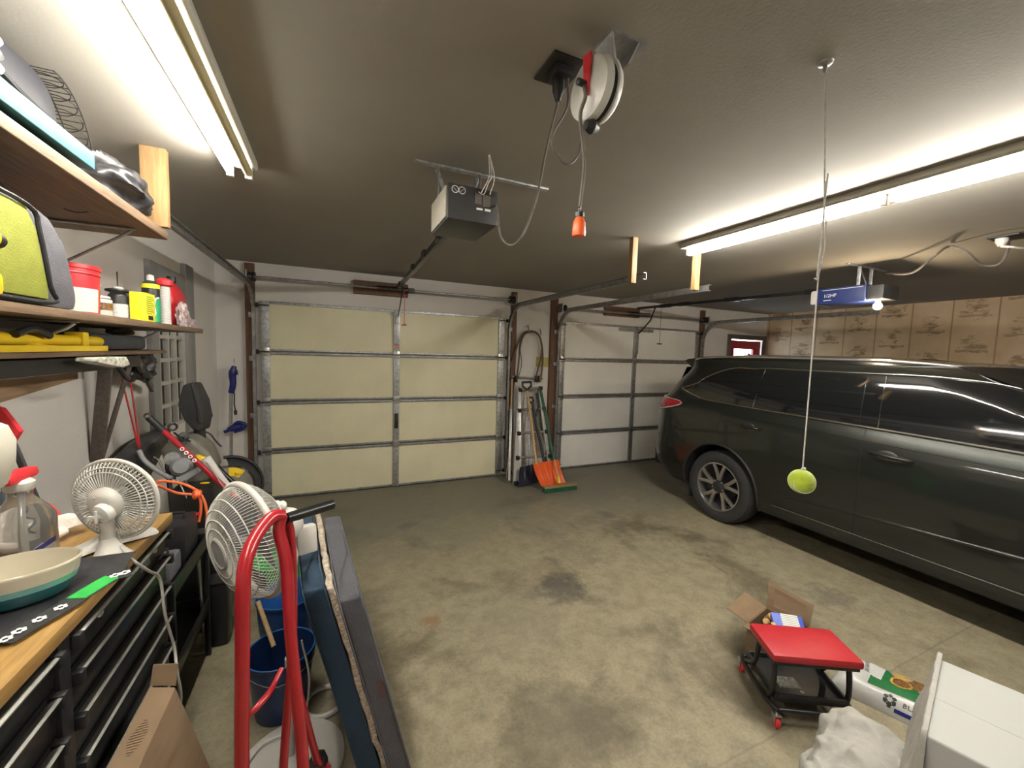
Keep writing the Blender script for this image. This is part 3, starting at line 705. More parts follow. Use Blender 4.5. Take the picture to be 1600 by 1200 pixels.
def ztilt(s, z):
    return z - .026*(s-1.6)*max(0, 1-abs(z-1.14)/.5) if z < 1.66 else z - .012*(s-1.4)**2
def outline(row, n=56):
    z, sr, sf, hw, rr_, rf = row; P = []
    L = sf-sr; rr_ = min(rr_, L*.4, hw); rf = min(rf, L*.45, hw*1.0)
    # rear centre -> rear corner -> side -> front corner -> front centre ; left half (x negative side faces the camera)
    for i in range(7): P.append((sr - .0 + .03*((i/6)**2), -(hw-rr_)*i/6))
    for i in range(1, 11): a = PI/2*i/10; P.append((sr+.03+(rr_)*(1-math.cos(a)), -(hw-rr_)-rr_*math.sin(a)))
    s0 = sr+.03+rr_; s1 = sf-.06-rf; ns = n
    for i in range(1, ns): P.append((s0+(s1-s0)*i/ns, -hw - .0*math.sin(PI*i/ns)))
    for i in range(0, 11): a = PI/2*i/10; P.append((s1+rf*math.sin(a), -(hw-rf)-rf*math.cos(a)))
    for i in range(1, 7): P.append((sf-.06*((1-i/6)**2), -(hw-rf)*(1-i/6)))
    return P
WS = (1.03, 3.83); WZ = .355
def body_mesh():
    bm = bmesh.new(); rings = []
    for row in ROWS:
        P = outline(row); full = P + [(s, -x) for s, x in P[-2:0:-1]]
        rings.append([bm.verts.new((CX+x, CY-s, ztilt(s, row[0]))) for s, x in full])
    for a, b in zip(rings, rings[1:]):
        n = len(a)
        for j in range(n): bm.faces.new((a[j], a[(j+1) % n], b[(j+1) % n], b[j]))
    bm.faces.new(rings[0][::-1]); bm.faces.new(rings[-1])
    bmesh.ops.recalc_face_normals(bm, faces=bm.faces)
    return bm
def side_x(z, s=None):
    """half width of the side at height z (un-tilted)"""
    for a, b in zip(ROWS, ROWS[1:]):
        if a[0] <= z <= b[0]: f = (z-a[0])/(b[0]-a[0]); return a[3]*(1-f)+b[3]*f
    return ROWS[-1][3]
def row_at(z):
    for a, b in zip(ROWS, ROWS[1:]):
        if a[0] <= z <= b[0]: f = (z-a[0])/(b[0]-a[0]); return tuple(p*(1-f)+q*f for p, q in zip(a, b))
    return ROWS[-1]
def skin(s, z, off=0, sgn=-1):
    """point on the car's skin at length s and nominal height z; wraps round the rear corner"""
    r_ = row_at(z); sr, hw, rr_ = r_[1], r_[3], min(r_[4], r_[3])
    s0 = sr+.03+rr_; sf, rf = r_[2], min(r_[5], r_[3]); s1 = sf-.06-rf
    if s < s0:
        c = max(-1, min(1, 1-(s-sr-.03)/rr_)); a = math.acos(c); x = (hw-rr_)+rr_*math.sin(a); nx, ns = math.sin(a), -math.cos(a)
    elif s > s1:
        q = min(1, (s-s1)/rf); a = math.asin(q); x = (hw-rf)+rf*math.cos(a); nx, ns = math.cos(a), math.sin(a)
    else: x = hw; nx, ns = 1, 0
    return Vector((CX+sgn*(x+off*nx), CY-(s+off*ns), ztilt(s, z)))
car = thing('car', 'dark greenish grey sport utility car parked in front of the white garage door', 'car', (CX, CY-2.43, 0))
me = bpy.data.meshes.new('body'); bm = body_mesh()
for v in bm.verts: v.co -= WL[car]
bm.to_mesh(me); bm.free()
body = bpy.data.objects.new('body', me); col.objects.link(body); WL[body] = WL[car]
cut = MB()
for s_ in WS:
    for sg_ in (-1, 1):
        cut.cyl((CX+sg_*.62, CY-s_, WZ+.01), (CX+sg_*1.1, CY-s_, WZ+.01), .425, n=48)
# squared-off lower opening of each arch
cme = bpy.data.meshes.new('c'); 
for v in cut.bm.verts: v.co -= WL[car]
bmesh.ops.recalc_face_normals(cut.bm, faces=cut.bm.faces)
cut.bm.to_mesh(cme); cut.bm.free(); cob = bpy.data.objects.new('c', cme); col.objects.link(cob)
md = body.modifiers.new('b', 'BOOLEAN'); md.object = cob; md.operation = 'DIFFERENCE'; md.solver = 'EXACT'
me2 = bpy.data.meshes.new_from_object(body.evaluated_get(bpy.context.evaluated_depsgraph_get()))
body.modifiers.clear(); body.data = me2; bpy.data.objects.remove(cob); bpy.data.meshes.remove(cme)
me2.name = 'body'
me2.materials.clear()
for k in ('paint', 'cladding', 'gap'): me2.materials.append(X[k])
for p in me2.polygons:
    c = p.center + WL[car]; rad = [math.hypot(c.y-(CY-s_), c.z-WZ-.01) for s_ in WS]
    inwell = min(rad) < .43 and abs(c.x-CX) < .945 and (abs(p.normal.x) > .9 and abs(c.x-CX) < .7 or min(rad) > .40 and abs(p.normal.x) < .5)
    p.material_index = 2 if inwell else (1 if c.z < .345 else 0)
me2.shade_smooth(); me2.set_sharp_from_angle(angle=R(40))
body.parent = car
# window glass, one pane per opening
def pane(s0b, s1b, s0t, s1t, zb, zt, name='side_window', rnd=None, sgn=-1, mat='glassdark', off=.003, parent=None):
    m = MB(); nu, nv = 28, 9
    def fn(u, v):
        zb_ = zb(u) if callable(zb) else zb; zt_ = zt(u) if callable(zt) else zt
        sb = s0b+(s1b-s0b)*u; st = s0t+(s1t-s0t)*u
        z = zb_+(zt_-zb_)*v; s = sb+(st-sb)*v
        return skin(s, z, off, sgn)
    m.sheet(nu, nv, fn, -.0 if False else .004)
    return part(name, m, mat, parent or car, ang=60)
BELT = 1.215
for sgn in (-1, 1):
    # rear quarter glass tapers to a point at the back
    pane(.46, 1.15, .62, 1.25, lambda u: 1.30-.075*min(1, u*2.2)-.01*u, lambda u: 1.315+.255*min(1, (u*1.6))**.55, 'quarter_window', sgn=sgn)
    pane(1.32, 2.17, 1.35, 2.15, BELT, 1.578, sgn=sgn)
    pane(2.29, 3.50, 2.27, 2.86, BELT-.004, lambda u: 1.578-.05*max(0, u-.5), sgn=sgn)
    # gloss black pillars between the panes
    pane(1.155, 1.315, 1.255, 1.345, BELT, 1.578, 'window_pillar', sgn=sgn, mat='glassdark', off=.0025)
    pane(2.175, 2.285, 2.155, 2.265, BELT, 1.578, 'window_pillar', sgn=sgn, mat='glassdark', off=.0025)
    # chrome surround
    P = [skin(.45, 1.305, .006, sgn)] + [skin(.46+.69*u, 1.30-.075*min(1, u*2.2)-.01*u-.008, .008, sgn) for u in (.1, .25, .45, .7, 1)] + [skin(s, BELT-.010, .008, sgn) for s in (1.3, 1.7, 2.1, 2.5, 2.9, 3.3, 3.55)]
    part('chrome_belt_strip', MB().tube(P, .0085, 8, smooth=5), 'chrome', car)
    P = [skin(.45, 1.305, .006, sgn)] + [skin(.46+.69*u+ (.16-.06*u)*1, 1.325+.255*min(1, u*1.6)**.55, .007, sgn) for u in (.04, .12, .25, .45, .7, 1)] + [skin(s, 1.590, .007, sgn) for s in (1.35, 1.7, 2.1, 2.5)] + [skin(2.8, 1.562, .007, sgn), skin(3.0, 1.50, .007, sgn), skin(3.22, 1.40, .007, sgn), skin(3.42, 1.29, .007, sgn), skin(3.56, 1.215, .007, sgn)]
    part('chrome_roof_strip', MB().tube(P, .0055, 8, smooth=5), 'chrome', car)
    # bright edge between quarter glass and rear door glass
    part('pillar_strip', MB().tube([skin(1.318, BELT, .006, sgn), skin(1.348, 1.575, .006, sgn)], .005, 6), 'chrome', car)
    part('pillar_strip', MB().tube([skin(2.287, BELT, .006, sgn), skin(2.267, 1.575, .006, sgn)], .003, 6), 'chrome', car)
    # roof rail
    P = [skin(.48, 1.655, .0, sgn), skin(.6, 1.660, .015, sgn)+Vector((0, 0, .02))] + [skin(s, 1.665, .012, sgn)+Vector((0, 0, .028)) for s in (.9, 1.4, 1.9, 2.3)] + [skin(2.6, 1.66, .01, sgn)+Vector((0, 0, .015)), skin(2.75, 1.645, -.004, sgn)]
    part('roof_rail', MB().tube(P, .013, 10, smooth=6), 'alloy', car)
    # door shut lines
    def line(pts, r=.0032): return MB().tube([skin(s, z, .0, sgn) for s, z in pts], r, 6, smooth=5)
    part('door_gap', line([(2.22, BELT-.02), (2.225, 1.05), (2.23, .85), (2.225, .6), (2.22, .45), (2.215, .34)]), 'gap', car)
    part('door_gap', line([(1.08, 1.2), (1.03, 1.13), (1.02, 1.04), (1.0, .92), (1.06, .86)], .0026), 'gap', car)
    part('door_gap', line([(3.46, BELT-.02), (3.52, 1.05), (3.5, .85), (3.42, .6), (3.36, .34)]), 'gap', car)
    part('sill_gap', line([(1.62, .395), (2.0, .39), (2.8, .385), (3.33, .38)], .003), 'gap', car)
    part('sill_strip', MB().tube([skin(s, .372, .004, sgn) for s in (1.6, 2.2, 2.8, 3.36)], .004, 6), 'chrome', car)
    # pressed shoulder crease
    part('shoulder_crease', MB().tube([skin(s, 1.105-.0*s, -.0015, sgn) for s in (1.0, 1.5, 2.2, 3.0, 3.6)], .005, 8, smooth=4), 'paint', car)
    part('lower_crease', MB().tube([skin(s, z, -.004, sgn) for s, z in ((1.65, .50), (2.2, .53), (2.9, .57), (3.35, .60))], .012, 10, smooth=5), 'paint', car)
    # door handles
    for s, ln in ((1.25, .2), (2.275, .25)):
        b = skin(s, 1.035, 0, sgn); f = skin(s+ln, 1.028, 0, sgn); out = Vector((sgn, 0, 0))
        h = part('door_handle', MB().tube([b+out*.004, b.lerp(f, .12)+out*.026, b.lerp(f, .5)+out*.036, b.lerp(f, .88)+out*.026, f+out*.004], .012, 12, smooth=6, radii=[.009, .013, .016, .013, .008]), 'blackmetal', car)
        part('handle_cup', MB().ball(b.lerp(f, .42)+out*-.004, 1, 20, (.012, .062, .034)), 'black', h)
        part('handle_highlight_strip', MB().tube([b.lerp(f, .22)+out*.012-Vector((0, 0, .019)), b.lerp(f, .5)+out*.018-Vector((0, 0, .024)), b.lerp(f, .78)+out*.012-Vector((0, 0, .018))], .0025, 6, smooth=5), 'chrome', h)
    # wheel arch lips
    for s_ in WS:
        P = []
        for i in range(25):
            a = R(-18)+ (R(216))*i/24; z = WZ+.01+.432*math.sin(a); s = s_-.432*math.cos(a)
            P.append(skin(s, max(.25, z), .0, sgn))
        part('wheel_arch_lip', MB().tube(P, .013, 8), 'cladding' , car)
    # tail lamp, wraps the rear corner to a point
    m = MB()
    def fn(u, v, sgn=sgn):
        s = .05+.46*u; zc = 1.08+.05*u; hh = .078*(1-u)**.6+.006 if u < .97 else .004
        return skin(max(.045, s), zc+hh*(2*v-1)*1.0+(.03*(1-u)*0), .012, sgn)
    m.sheet(18, 7, fn, .012)
    tl = part('tail_lamp', m, 'tail', car, ang=60)
    def edge(v): return [fn(u/12, v)+Vector((sgn*.002, 0, 0)) for u in range(13)]
    part('lens_edge', MB().tube(edge(0), .007, 6).tube(edge(1), .005, 6), 'tailclear', tl)
    # mirrors near the windscreen
    q = skin(3.25, 1.2, .0, sgn)
    part('door_mirror', MB().ball(q+Vector((sgn*.12, -.02, .03)), 1, 20, (.11, .06, .075)).tube([q, q+Vector((sgn*.08, 0, 0))], .025, 8), 'paint', car)
    # headlamp
    m = MB(); m.sheet(12, 6, lambda u, v, sgn=sgn: skin(4.25+.5*u, .84+.16*v-.03*u, .008, sgn), .01); part('head_lamp', m, 'clear', car)
    # mud flap behind the rear wheel
    part('mud_flap', MB().box((CX+sgn*.80-.09, CY-.665, .12), (CX+sgn*.80+.09, CY-.64, .40), .006), 'rubber', car)
# underside tray
part('underbody', MB().box((CX-.62, CY-4.5, .20), (CX+.62, CY-.35, .27), .02), 'gap', car)
# tailgate glass, spoiler, plate
m = MB(); m.sheet(14, 6, lambda u, v: Vector((CX-.66+1.32*u, CY-(.10+.17*v)-.05*(abs(2*u-1)**4)+.012, 1.22+.34*v)), .004); part('tailgate_glass', m, 'glassdark', car)
m = MB(); P = []
m.prism([(CX-.66, CY-.62, 1.655), (CX-.66, CY-.31, 1.625), (CX-.66, CY-.27, 1.637), (CX-.66, CY-.31, 1.655), (CX-.66, CY-.62, 1.69)], (1.32, 0, 0), .006); part('roof_spoiler', m, 'paint', car)
for xx in (CX-.69, CX+.66): part('spoiler_side', MB().prism([(xx, CY-.29, 1.64), (xx, CY-.40, 1.56), (xx, CY-.54, 1.57), (xx, CY-.54, 1.65)], (.03, 0, 0), .004), 'paint', car)
part('number_plate', MB().box((CX-.16, CY+.012, .74), (CX+.16, CY-.03, .87), .004), 'paper', car)
part('rear_bumper_trim', MB().box((CX-.78, CY-.02, .36), (CX+.78, CY-.12, .50), .02), 'cladding', car)
# windscreen
def scr(u, v):
    zz = 1.20+(1.655-1.20)*v; r_ = row_at(zz); x = (2*u-1)*(r_[3]-.10); sf = r_[2]
    d = max(0, abs(x)-(r_[3]-r_[5]))/r_[5]; s = sf-.06*1 -r_[5]*(1-math.sqrt(max(0, 1-min(1, d)**2)))+.05*(1-min(1, abs(x)/(r_[3]-.0))**2)
    return Vector((CX+x, CY-s-.006, ztilt(s, zz)+.008))
m = MB(); m.sheet(20, 8, scr, .004); part('windscreen', m, 'glassdark', car)
part('grille', MB().box((CX-.45, CY-4.88, .55), (CX+.45, CY-4.80, .85), .02), 'black', car)
part('roof_antenna', MB().lathe([(.03, 0), (.02, .03), (.0, .06)], (CX, CY-.62, 1.70), (0, .6, 1), 12, sx=.6), 'paint', car)
# wheels
def wheel(x, s, sgn):
    c = Vector((x, CY-s, WZ)); ax = (sgn, 0, 0)
    w_ = part('wheel', MB().lathe([(.215, -.20), (.30, -.225), (.345, -.215), (.367, -.17), (.371, -.11), (.367, -.045), (.348, -.008), (.31, .002), (.262, -.004), (.240, -.02), (.238, -.12), (.215, -.20)], c, ax, 56, cap=False), 'tyre', car)
    part('rim', MB().lathe([(.243, -.02), (.247, -.008), (.236, -.006), (.226, -.03), (.215, -.10), (.21, -.18)], c, ax, 48, cap=False), 'alloy', w_)
    part('brake_disc', MB().lathe([(0, -.12), (.15, -.12), (.15, -.105), (.08, -.1), (0, -.1)], c, ax, 32).box(c+Vector((-.02 if sgn > 0 else -.0, -.2, -.2))+Vector((-sgn*.17, 0, 0)), c+Vector((.02, .2, .2))+Vector((-sgn*.17, 0, 0))), 'gap', w_)
    m = MB(); md_ = MB()
    fm = frame(ax)
    def pt(r, a, h): return c + fm @ Vector((r*math.cos(a), r*math.sin(a), h))
    for k in range(5):
        a0 = 2*PI*k/5+.31
        for q in (-1, 1):
            a1 = a0+q*.10; a2 = a0+q*.27
            wv = .10; w2 = .075
            poly = [pt(.045, a0+q*.05-.35*1, -.025), pt(.045, a0+q*.05+.35, -.025), pt(.228, a2+w2, -.018), pt(.228, a2-w2, -.018)]
            poly = [pt(.05, a1-.30, -.03), pt(.05, a1+.30, -.03), pt(.13, a1+q*.05+.12, -.022), pt(.234, a2+w2, -.014), pt(.234, a2-w2, -.014), pt(.13, a1+q*.05-.12, -.022)]
            m.prism(poly, Vector(ax)*-.022, .002)
    part('spokes', m, 'alloy', w_)
    part('hub_cap', MB().lathe([(.062, -.04), (.064, -.02), (.045, -.012), (.03, -.010), (.028, -.004), (0, -.002)], c, ax, 28), 'alloydark', w_)
    m = MB()
    for k in range(5): p = pt(.062, 2*PI*k/5+.9, -.03); m.cyl(p, p+Vector(ax)*.016, .010, n=8)
    part('wheel_nuts', m, 'steel', w_)
for sgn in (-1, 1):
    for s_ in WS: wheel(CX+sgn*.935, s_, sgn)

# ================================================================== SHELVES ON THE LEFT WALL
def blob(m, c, rad, amp=.15, fr=6, seed=0, n=28, flat=None, sub=0, ridged=False):
    c = Vector(c); q = bmesh.ops.create_uvsphere(m.bm, u_segments=n, v_segments=n*2//3, radius=1)
    for v in q['verts']:
        d = v.co.normalized(); nn = nz(d.x*fr/3+seed, d.y*fr/3, d.z*fr/3)
        if ridged: nn = (1-2*abs(nn)*1.6)*.6 + .4*nz(d.x*fr+seed, d.y*fr, d.z*fr)
        k = 1+amp*nn*2
        v.co = Vector((d.x*rad[0], d.y*rad[1], d.z*rad[2]))*k + c
        if flat is not None and v.co.z < flat: v.co.z = flat
    return m
def shelf(name, x1, y1, y0, z0, z1, mat, label, group='board shelves on the left wall'):
    t = thing(name, label, 'shelf', (XL, (y0+y1)/2, z0), group)
    part('board', MB().box((XL+.002, y0, z0), (x1, y1, z1), .004), mat, t); return t
def wallbracket(t, y, x1, z0, drop=.2, mat='galv'):
    m = MB(); bar(m, (XL+.004, y, z0-.004), (x1, y, z0-.004), .022, .006); bar(m, (XL+.005, y, z0-.004), (XL+.005, y, z0-drop-.03), .022, .006)
    m.tube([(x1-.01, y, z0-.008), (x1-.03, y, z0-.025), (XL+.02, y, z0-drop)], .0055, 8)
    return part('bracket', m, mat, t)
s1 = thing('wall_shelf', 'top brown board shelf on the left wall, holding plastic bins', 'shelf', (XL, -3.86, 2.122), 'board shelves on the left wall')
part('board', MB().hexa([(XL+.002, -5.1, 2.142), (0, -5.1, 2.142), (0, -2.62, 2.122), (XL+.002, -2.62, 2.122), (XL+.002, -5.1, 2.18), (0, -5.1, 2.18), (0, -2.62, 2.16), (XL+.002, -2.62, 2.16)], .004), 'shelfwood', s1)
for y in (-2.78, -3.9): wallbracket(s1, y, -.06, 2.122, .23)
part('ledger', MB().box((XL+.002, -5.0, 2.05), (XL+.035, -2.85, 2.121), .003), 'shelfdark', s1)
s2 = shelf('wall_shelf', -.05, -1.90, -5.1, 1.725, 1.752, 'shelfwood', 'middle brown board shelf on the left wall, holding bottles and a tool bag')
for y in (-2.45, -3.15, -4.2): wallbracket(s2, y, -.09, 1.725, .17)
s3 = shelf('wall_shelf', -.12, -2.28, -5.1, 1.605, 1.622, 'shelfwood', 'lowest narrow board shelf on the left wall, braced by dark boards')
m = MB(); bar(m, (-.30, -2.43, 1.6), (-.375, -2.38, 1.08), .05, .018)
part('leg', m, 'shelfdark', s3)
m = MB(); bar(m, (-.25, -2.30, 1.6), (-.37, -2.35, 1.08), .055, .018); part('leg', m, 'shelfdark', s3)
m = MB(); bar(m, (-.22, -2.36, 1.585), (-.34, -1.80, 1.375), .018, .045); part('brace', m, 'shelfdark', s3)
part('plywood_gusset', MB().prism([(XL+.03, -2.55, 1.53), (XL+.03, -4.2, 1.56), (XL+.03, -4.2, 1.33), (XL+.03, -3.4, 1.40), (XL+.03, -2.55, 1.49)], (.016, 0, 0), .002), 'ply', s3)
part('edge_board', MB().box((XL+.028, -3.17, 1.34), (XL+.05, -3.12, 1.6), .002), 'redplastic' if False else 'postwood', s3)

# top shelf contents
solo('flat_carton', MB().hexa([(-.12, -4.4, 2.182), (.012, -4.4, 2.182), (.012, -3.26, 2.182), (-.12, -3.26, 2.182), (-.12, -4.4, 2.238), (.012, -4.4, 2.238), (.012, -3.26, 2.232), (-.12, -3.26, 2.232)], .003), 'turquoise', 'long flat turquoise carton along the front of the top shelf', 'box')
# moulded grey tote with ribbed side
def tote(name, xc, ya, yb, z0, zt, d, mat, label):
    t = thing(name, label, 'bin', (xc, (ya+yb)/2, z0)); m = MB()
    def fn(u, v):
        a = 2*PI*u; c_, s_ = math.cos(a), math.sin(a); k = .5+.5*v
        ex = lambda q: math.copysign(abs(q)**.45, q)
        top = (v > .62)*((v-.62)/.38)**2
        rib = .006*math.sin(v*40)*(v < .55)
        return Vector((xc+ex(c_)*(d/2+rib)*(1-.35*top), (ya+yb)/2+ex(s_)*((yb-ya)/2+rib)*(1-.75*top), z0+(zt-z0)*(v if v < .62 else .62+.38*(1-(1-(v-.62)/.38)**2))))
    g = m.grid(64, 30, fn, True); m.bm.faces.new([r[0] for r in g][::-1]); m.bm.faces.new([r[-1] for r in g])
    part('shell', m, mat, t, ang=50); return t
tt = tote('plastic_tote', -.235, -3.44, -3.05, 2.172, 2.49, .20, 'greyplastic', 'dark grey moulded plastic case with ribs on the top shelf')
m = MB()
for z in (2.265, 2.305, 2.345): m.tube([(-.133, -3.36, z+.03), (-.129, -3.29, z+.012), (-.129, -3.16, z), (-.138, -3.07, z)], .007, 8, smooth=5)
part('rib', m, 'black', tt)
tote('plastic_tote', -.075, -3.84, -3.56, 2.239, 2.43, .13, 'palegrey', 'pale grey rounded plastic container at left end of top shelf')
# wire basket standing on its side
wb = thing('wire_basket', 'dark wire basket with looped rim behind the grey case on top shelf', 'basket', (-.30, -3.0, 2.163))
m = MB()
def arc(f, r=.0, off=0): # quarter-round outline of the basket
    a = R(-12)+R(108)*f
    return Vector((-.16+off, -3.17+.0+(.17+r)*math.cos(a)*1.25, 2.19+(.29+r)*math.sin(a)))
for off in (-.06, .0, .06): m.tube([arc(i/20, 0, off) for i in range(21)], .0022, 6)
for i in range(0, 21): m.tube([arc(i/20, 0, -.06), arc(i/20, .0, .06)], .0014, 5)
for i in range(0, 18, 2):
    c_ = arc((i+1)/20, 0, 0)
    m.tube([arc((i+1+1.5*math.cos(t*PI/8))/20, 0, .055*math.sin(t*PI/8)) for t in range(16)], .0016, 5, closed=True)
part('wires', m, 'darkmetal', wb)
m = MB(); blob(m, (-.10, -2.86, 2.25), (.095, .19, .085), .16, 4.2, 3, 64, flat=2.168, ridged=True)
solo('crumpled_bag', m, 'fabricblack', 'crumpled black plastic bag at the right end of the top shelf', 'plastic bag', ang=60)
# middle shelf contents
ZS = 1.7525
tb = thing('tool_bag', 'lime green and grey soft tool bag on the middle shelf', 'tool bag', (-.17, -3.450, ZS))
prof = [(-3.740, 0), (-3.220, 0), (-3.205, .04), (-3.250, .19), (-3.320, .255), (-3.400, .275), (-3.740, .275)]
m = MB().prism([(-.30, y, ZS+z) for y, z in prof], (.235, 0, 0), .018); part('body', m, 'greynylon', tb)
prof2 = [(-3.730, .02), (-3.375, .02), (-3.380, .06), (-3.410, .2), (-3.450, .255), (-3.730, .262)]
part('front_panel', MB().prism([(-.068, y, ZS+z) for y, z in prof2], (.014, 0, 0), .005), 'lime', tb)
m = MB().tube([(-.052, -3.730, ZS+.266), (-.052, -3.450, ZS+.258), (-.052, -3.405, ZS+.2), (-.052, -3.372, ZS+.06), (-.052, -3.370, ZS+.012), (-.052, -3.730, ZS+.012)], .006, 8, smooth=4); part('piping', m, 'black', tb)
m = MB().tube([(-.13, -3.700, ZS+.27), (-.13, -3.620, ZS+.31), (-.13, -3.420, ZS+.315), (-.13, -3.320, ZS+.27), (-.13, -3.260, ZS+.21)], .009, 8, smooth=6).tube([(-.22, -3.700, ZS+.27), (-.22, -3.620, ZS+.30), (-.22, -3.420, ZS+.30), (-.22, -3.320, ZS+.262)], .009, 8, smooth=6); part('carry_handle', m, 'black', tb)
part('badge', MB().box((-.056, -3.740, ZS+.19), (-.0505, -3.605, ZS+.245), .002), 'black', tb)
part('zip_pull', MB().box((-.125, -3.275, ZS+.19), (-.10, -3.250, ZS+.225), .003), 'steel', tb)
dr = thing('cordless_drill', 'yellow and black cordless drill in front of the green bag, cut by left edge', 'drill', (-.025, -3.740, ZS))
part('motor_body', MB().lathe([(0, 0), (.022, 0), (.03, .02), (.03, .10), (.02, .12), (0, .12)], (-.01, -3.840, ZS+.125), (0, 1, 0), 20), 'black', dr)
part('gear_case', MB().lathe([(.028, 0), (.031, .01), (.026, .04), (.0, .042)], (-.01, -3.720, ZS+.125), (0, 1, 0), 20), 'yellow', dr)
part('chuck', MB().lathe([(.016, 0), (.02, .01), (.017, .035), (.006, .045), (0, .045)], (-.01, -3.680, ZS+.125), (0, 1, 0), 16), 'darkmetal', dr)
part('grip', MB().tube([(-.01, -3.800, ZS+.12), (-.01, -3.790, ZS+.06), (-.01, -3.780, ZS+.03)], .016, 12), 'black', dr)
part('battery', MB().box((-.045, -3.820, ZS+.001), (.02, -3.685, ZS+.05), .012), 'yellow', dr)
part('battery_slot', MB().box((.0195, -3.740, ZS+.012), (.0215, -3.710, ZS+.035)), 'black', dr)
# red tub
tub = solo('plastic_tub', MB().lathe([(0, 0), (.083, 0), (.087, .01), (.092, .165), (.096, .168), (.096, .18), (.09, .182), (.086, .176), (.0, .17)], (-.215, -2.93, ZS), n=40), 'redplastic', 'red plastic tub with white label on the middle shelf', 'tub')
m = MB(); m.sheet(18, 4, lambda u, v: Vector((-.215+(.0878+.0035*v)*math.cos(R(-95+95*u)), -2.93+(.0878+.0035*v)*math.sin(R(-95+95*u)), ZS+.012+.085*v)), .001); part('paper_label', m, 'paper', tub)
m = MB()
for k in range(7): m.sheet(8, 2, lambda u, v, k=k: Vector((-.215+(.0895+.003*(k/7))*math.cos(R(12+(14+6*(k % 3))*u)), -2.93+(.0895+.003*(k/7))*math.sin(R(12+(14+6*(k % 3))*u)), ZS+.02+.019*k+.005*v)), .0006)
part('printed_lines', m, 'paper', tub)
part('rim_band', MB().torus((-.215, -2.93, ZS+.150), .0925, .003, n=40), 'redplastic', tub)
def can(name, x, y, r, h, mat, label, cat='can', cone=.2, cap=None, capmat='white', group=None, band=None):
    t = solo(name, MB().lathe([(0, 0), (r*.94, 0), (r, .004), (r, h*(1-cone)), (r*.97, h*(1-cone)+.003), (r*.55, h*(1-cone*.35)), (r*.4, h*(1-cone*.3)), (0, h*(1-cone*.3))], (x, y, ZS), n=28), mat, label, cat, group)
    if cap: part('cap', MB().lathe([(cap*.95, 0), (cap, .004), (cap*.9, h*.12), (cap*.4, h*.14), (0, h*.15)], (x, y, ZS+h*(1-cone*.35)), n=20), capmat, t)
    if band: part('label', MB().lathe([(r+.0008, h*band[0]), (r+.0008, h*band[1])], (x, y, ZS), n=28, cap=False), band[2], t)
    return t
can('low_can', -.20, -2.735, .04, .085, 'paper', 'small white can with dark band beside the red tub', 'can', .12, .036, 'white', band=(.4, .75, 'seedbrown'))
cs = can('spray_bottle', -.165, -2.665, .033, .135, 'black', 'short black-topped bottle with white label, between red tub and yellow box', 'bottle', .25, .02, 'white', band=(.08, .5, 'print'))
part('straw', MB().tube([(-.165, -2.665, ZS+.13), (-.165, -2.6652, ZS+.205)], .0022, 6), 'black', cs)
part('trigger_ring', MB().torus((-.165, -2.665, ZS+.125), .036, .006, n=24), 'black', cs)
yb = solo('small_carton', MB().box((-.125, -2.675, ZS), (-.07, -2.570, ZS+.125), .003), 'yellowcard', 'upright yellow carton with green lettering on the middle shelf', 'box')
m = MB()
for k in range(9): m.box((-.0702, -2.665, ZS+.035+k*.009), (-.0696, -2.665+.05+.035*((k*37) % 10)/10, ZS+.038+k*.009))
part('printed_lines', m, 'seedgreen', yb)
part('barcode', MB().box((-.0702, -2.650, ZS+.008), (-.0696, -2.600, ZS+.026)), 'ink', yb)
gc = can('spray_can', -.105, -2.505, .033, .205, 'black', 'black and green aerosol can with white nozzle, right of yellow carton', 'spray can', .13, .015, 'white', band=(.02, .56, 'greenlabel'))
part('yellow_letter_band', MB().lathe([(.0342, .16), (.0342, .18)], (-.105, -2.505, ZS), n=28, cap=False), 'yellowcard', gc)
part('white_swirl', MB().tube([Vector((-.105+.035*math.cos(R(a)), -2.505+.035*math.sin(R(a)), ZS+z)) for a, z in ((-70, .02), (-55, .03), (-48, .05), (-55, .08), (-45, .11), (-20, .118))], .003, 6, smooth=5), 'whiteink', gc)
wc = solo('caulk_tube', MB().lathe([(0, 0), (.022, 0), (.022, .19), (.0, .19)], (-.085, -2.395, ZS), n=24), 'print', 'white tube with a red cap standing right of the green aerosol', 'tube')
part('cap', MB().lathe([(.024, 0), (.034, .008), (.034, .03), (.02, .04), (0, .04)], (-.085, -2.395, ZS+.185), n=24), 'redplastic', wc)
jg = thing('detergent_jug', 'red plastic jug with dark cap at the right end of middle shelf', 'jug', (-.15, -2.02, ZS))
m = MB(); 
for z, a, b in (): pass
def jf(u, v):
    a = 2*PI*u; ex = lambda q: math.copysign(abs(q)**.6, q); k = 1 if v < .62 else math.cos((v-.62)/.38*PI/2)**.8*.82+.18
    return Vector((-.165+ex(math.cos(a))*.048*k, -2.02+ex(math.sin(a))*.115*k, ZS+.255*v))
g = m.grid(40, 22, jf, True); m.bm.faces.new([r[0] for r in g][::-1]); m.bm.faces.new([r[-1] for r in g]); part('body', m, 'redplastic', jg, ang=60)
part('cap', MB().cyl((-.165, -2.02, ZS+.252), (-.165, -2.02, ZS+.285), .022), 'black', jg)
part('label', MB().box((-.118, -2.10, ZS+.03), (-.114, -1.95, ZS+.13), .001), 'redprint', jg)
m = MB(); blob(m, (-.088, -2.12, ZS+.055), (.02, .085, .07), .2, 4, 11, 40, flat=ZS, ridged=True)
solo('clear_parts_bag', m, M('hazy_clear_film', (.55, .52, .52), .15, var=.35, scale=30, c2=(.3, .12, .12)), 'crinkled clear bag of small parts in front of the red jug', 'plastic bag', ang=20)
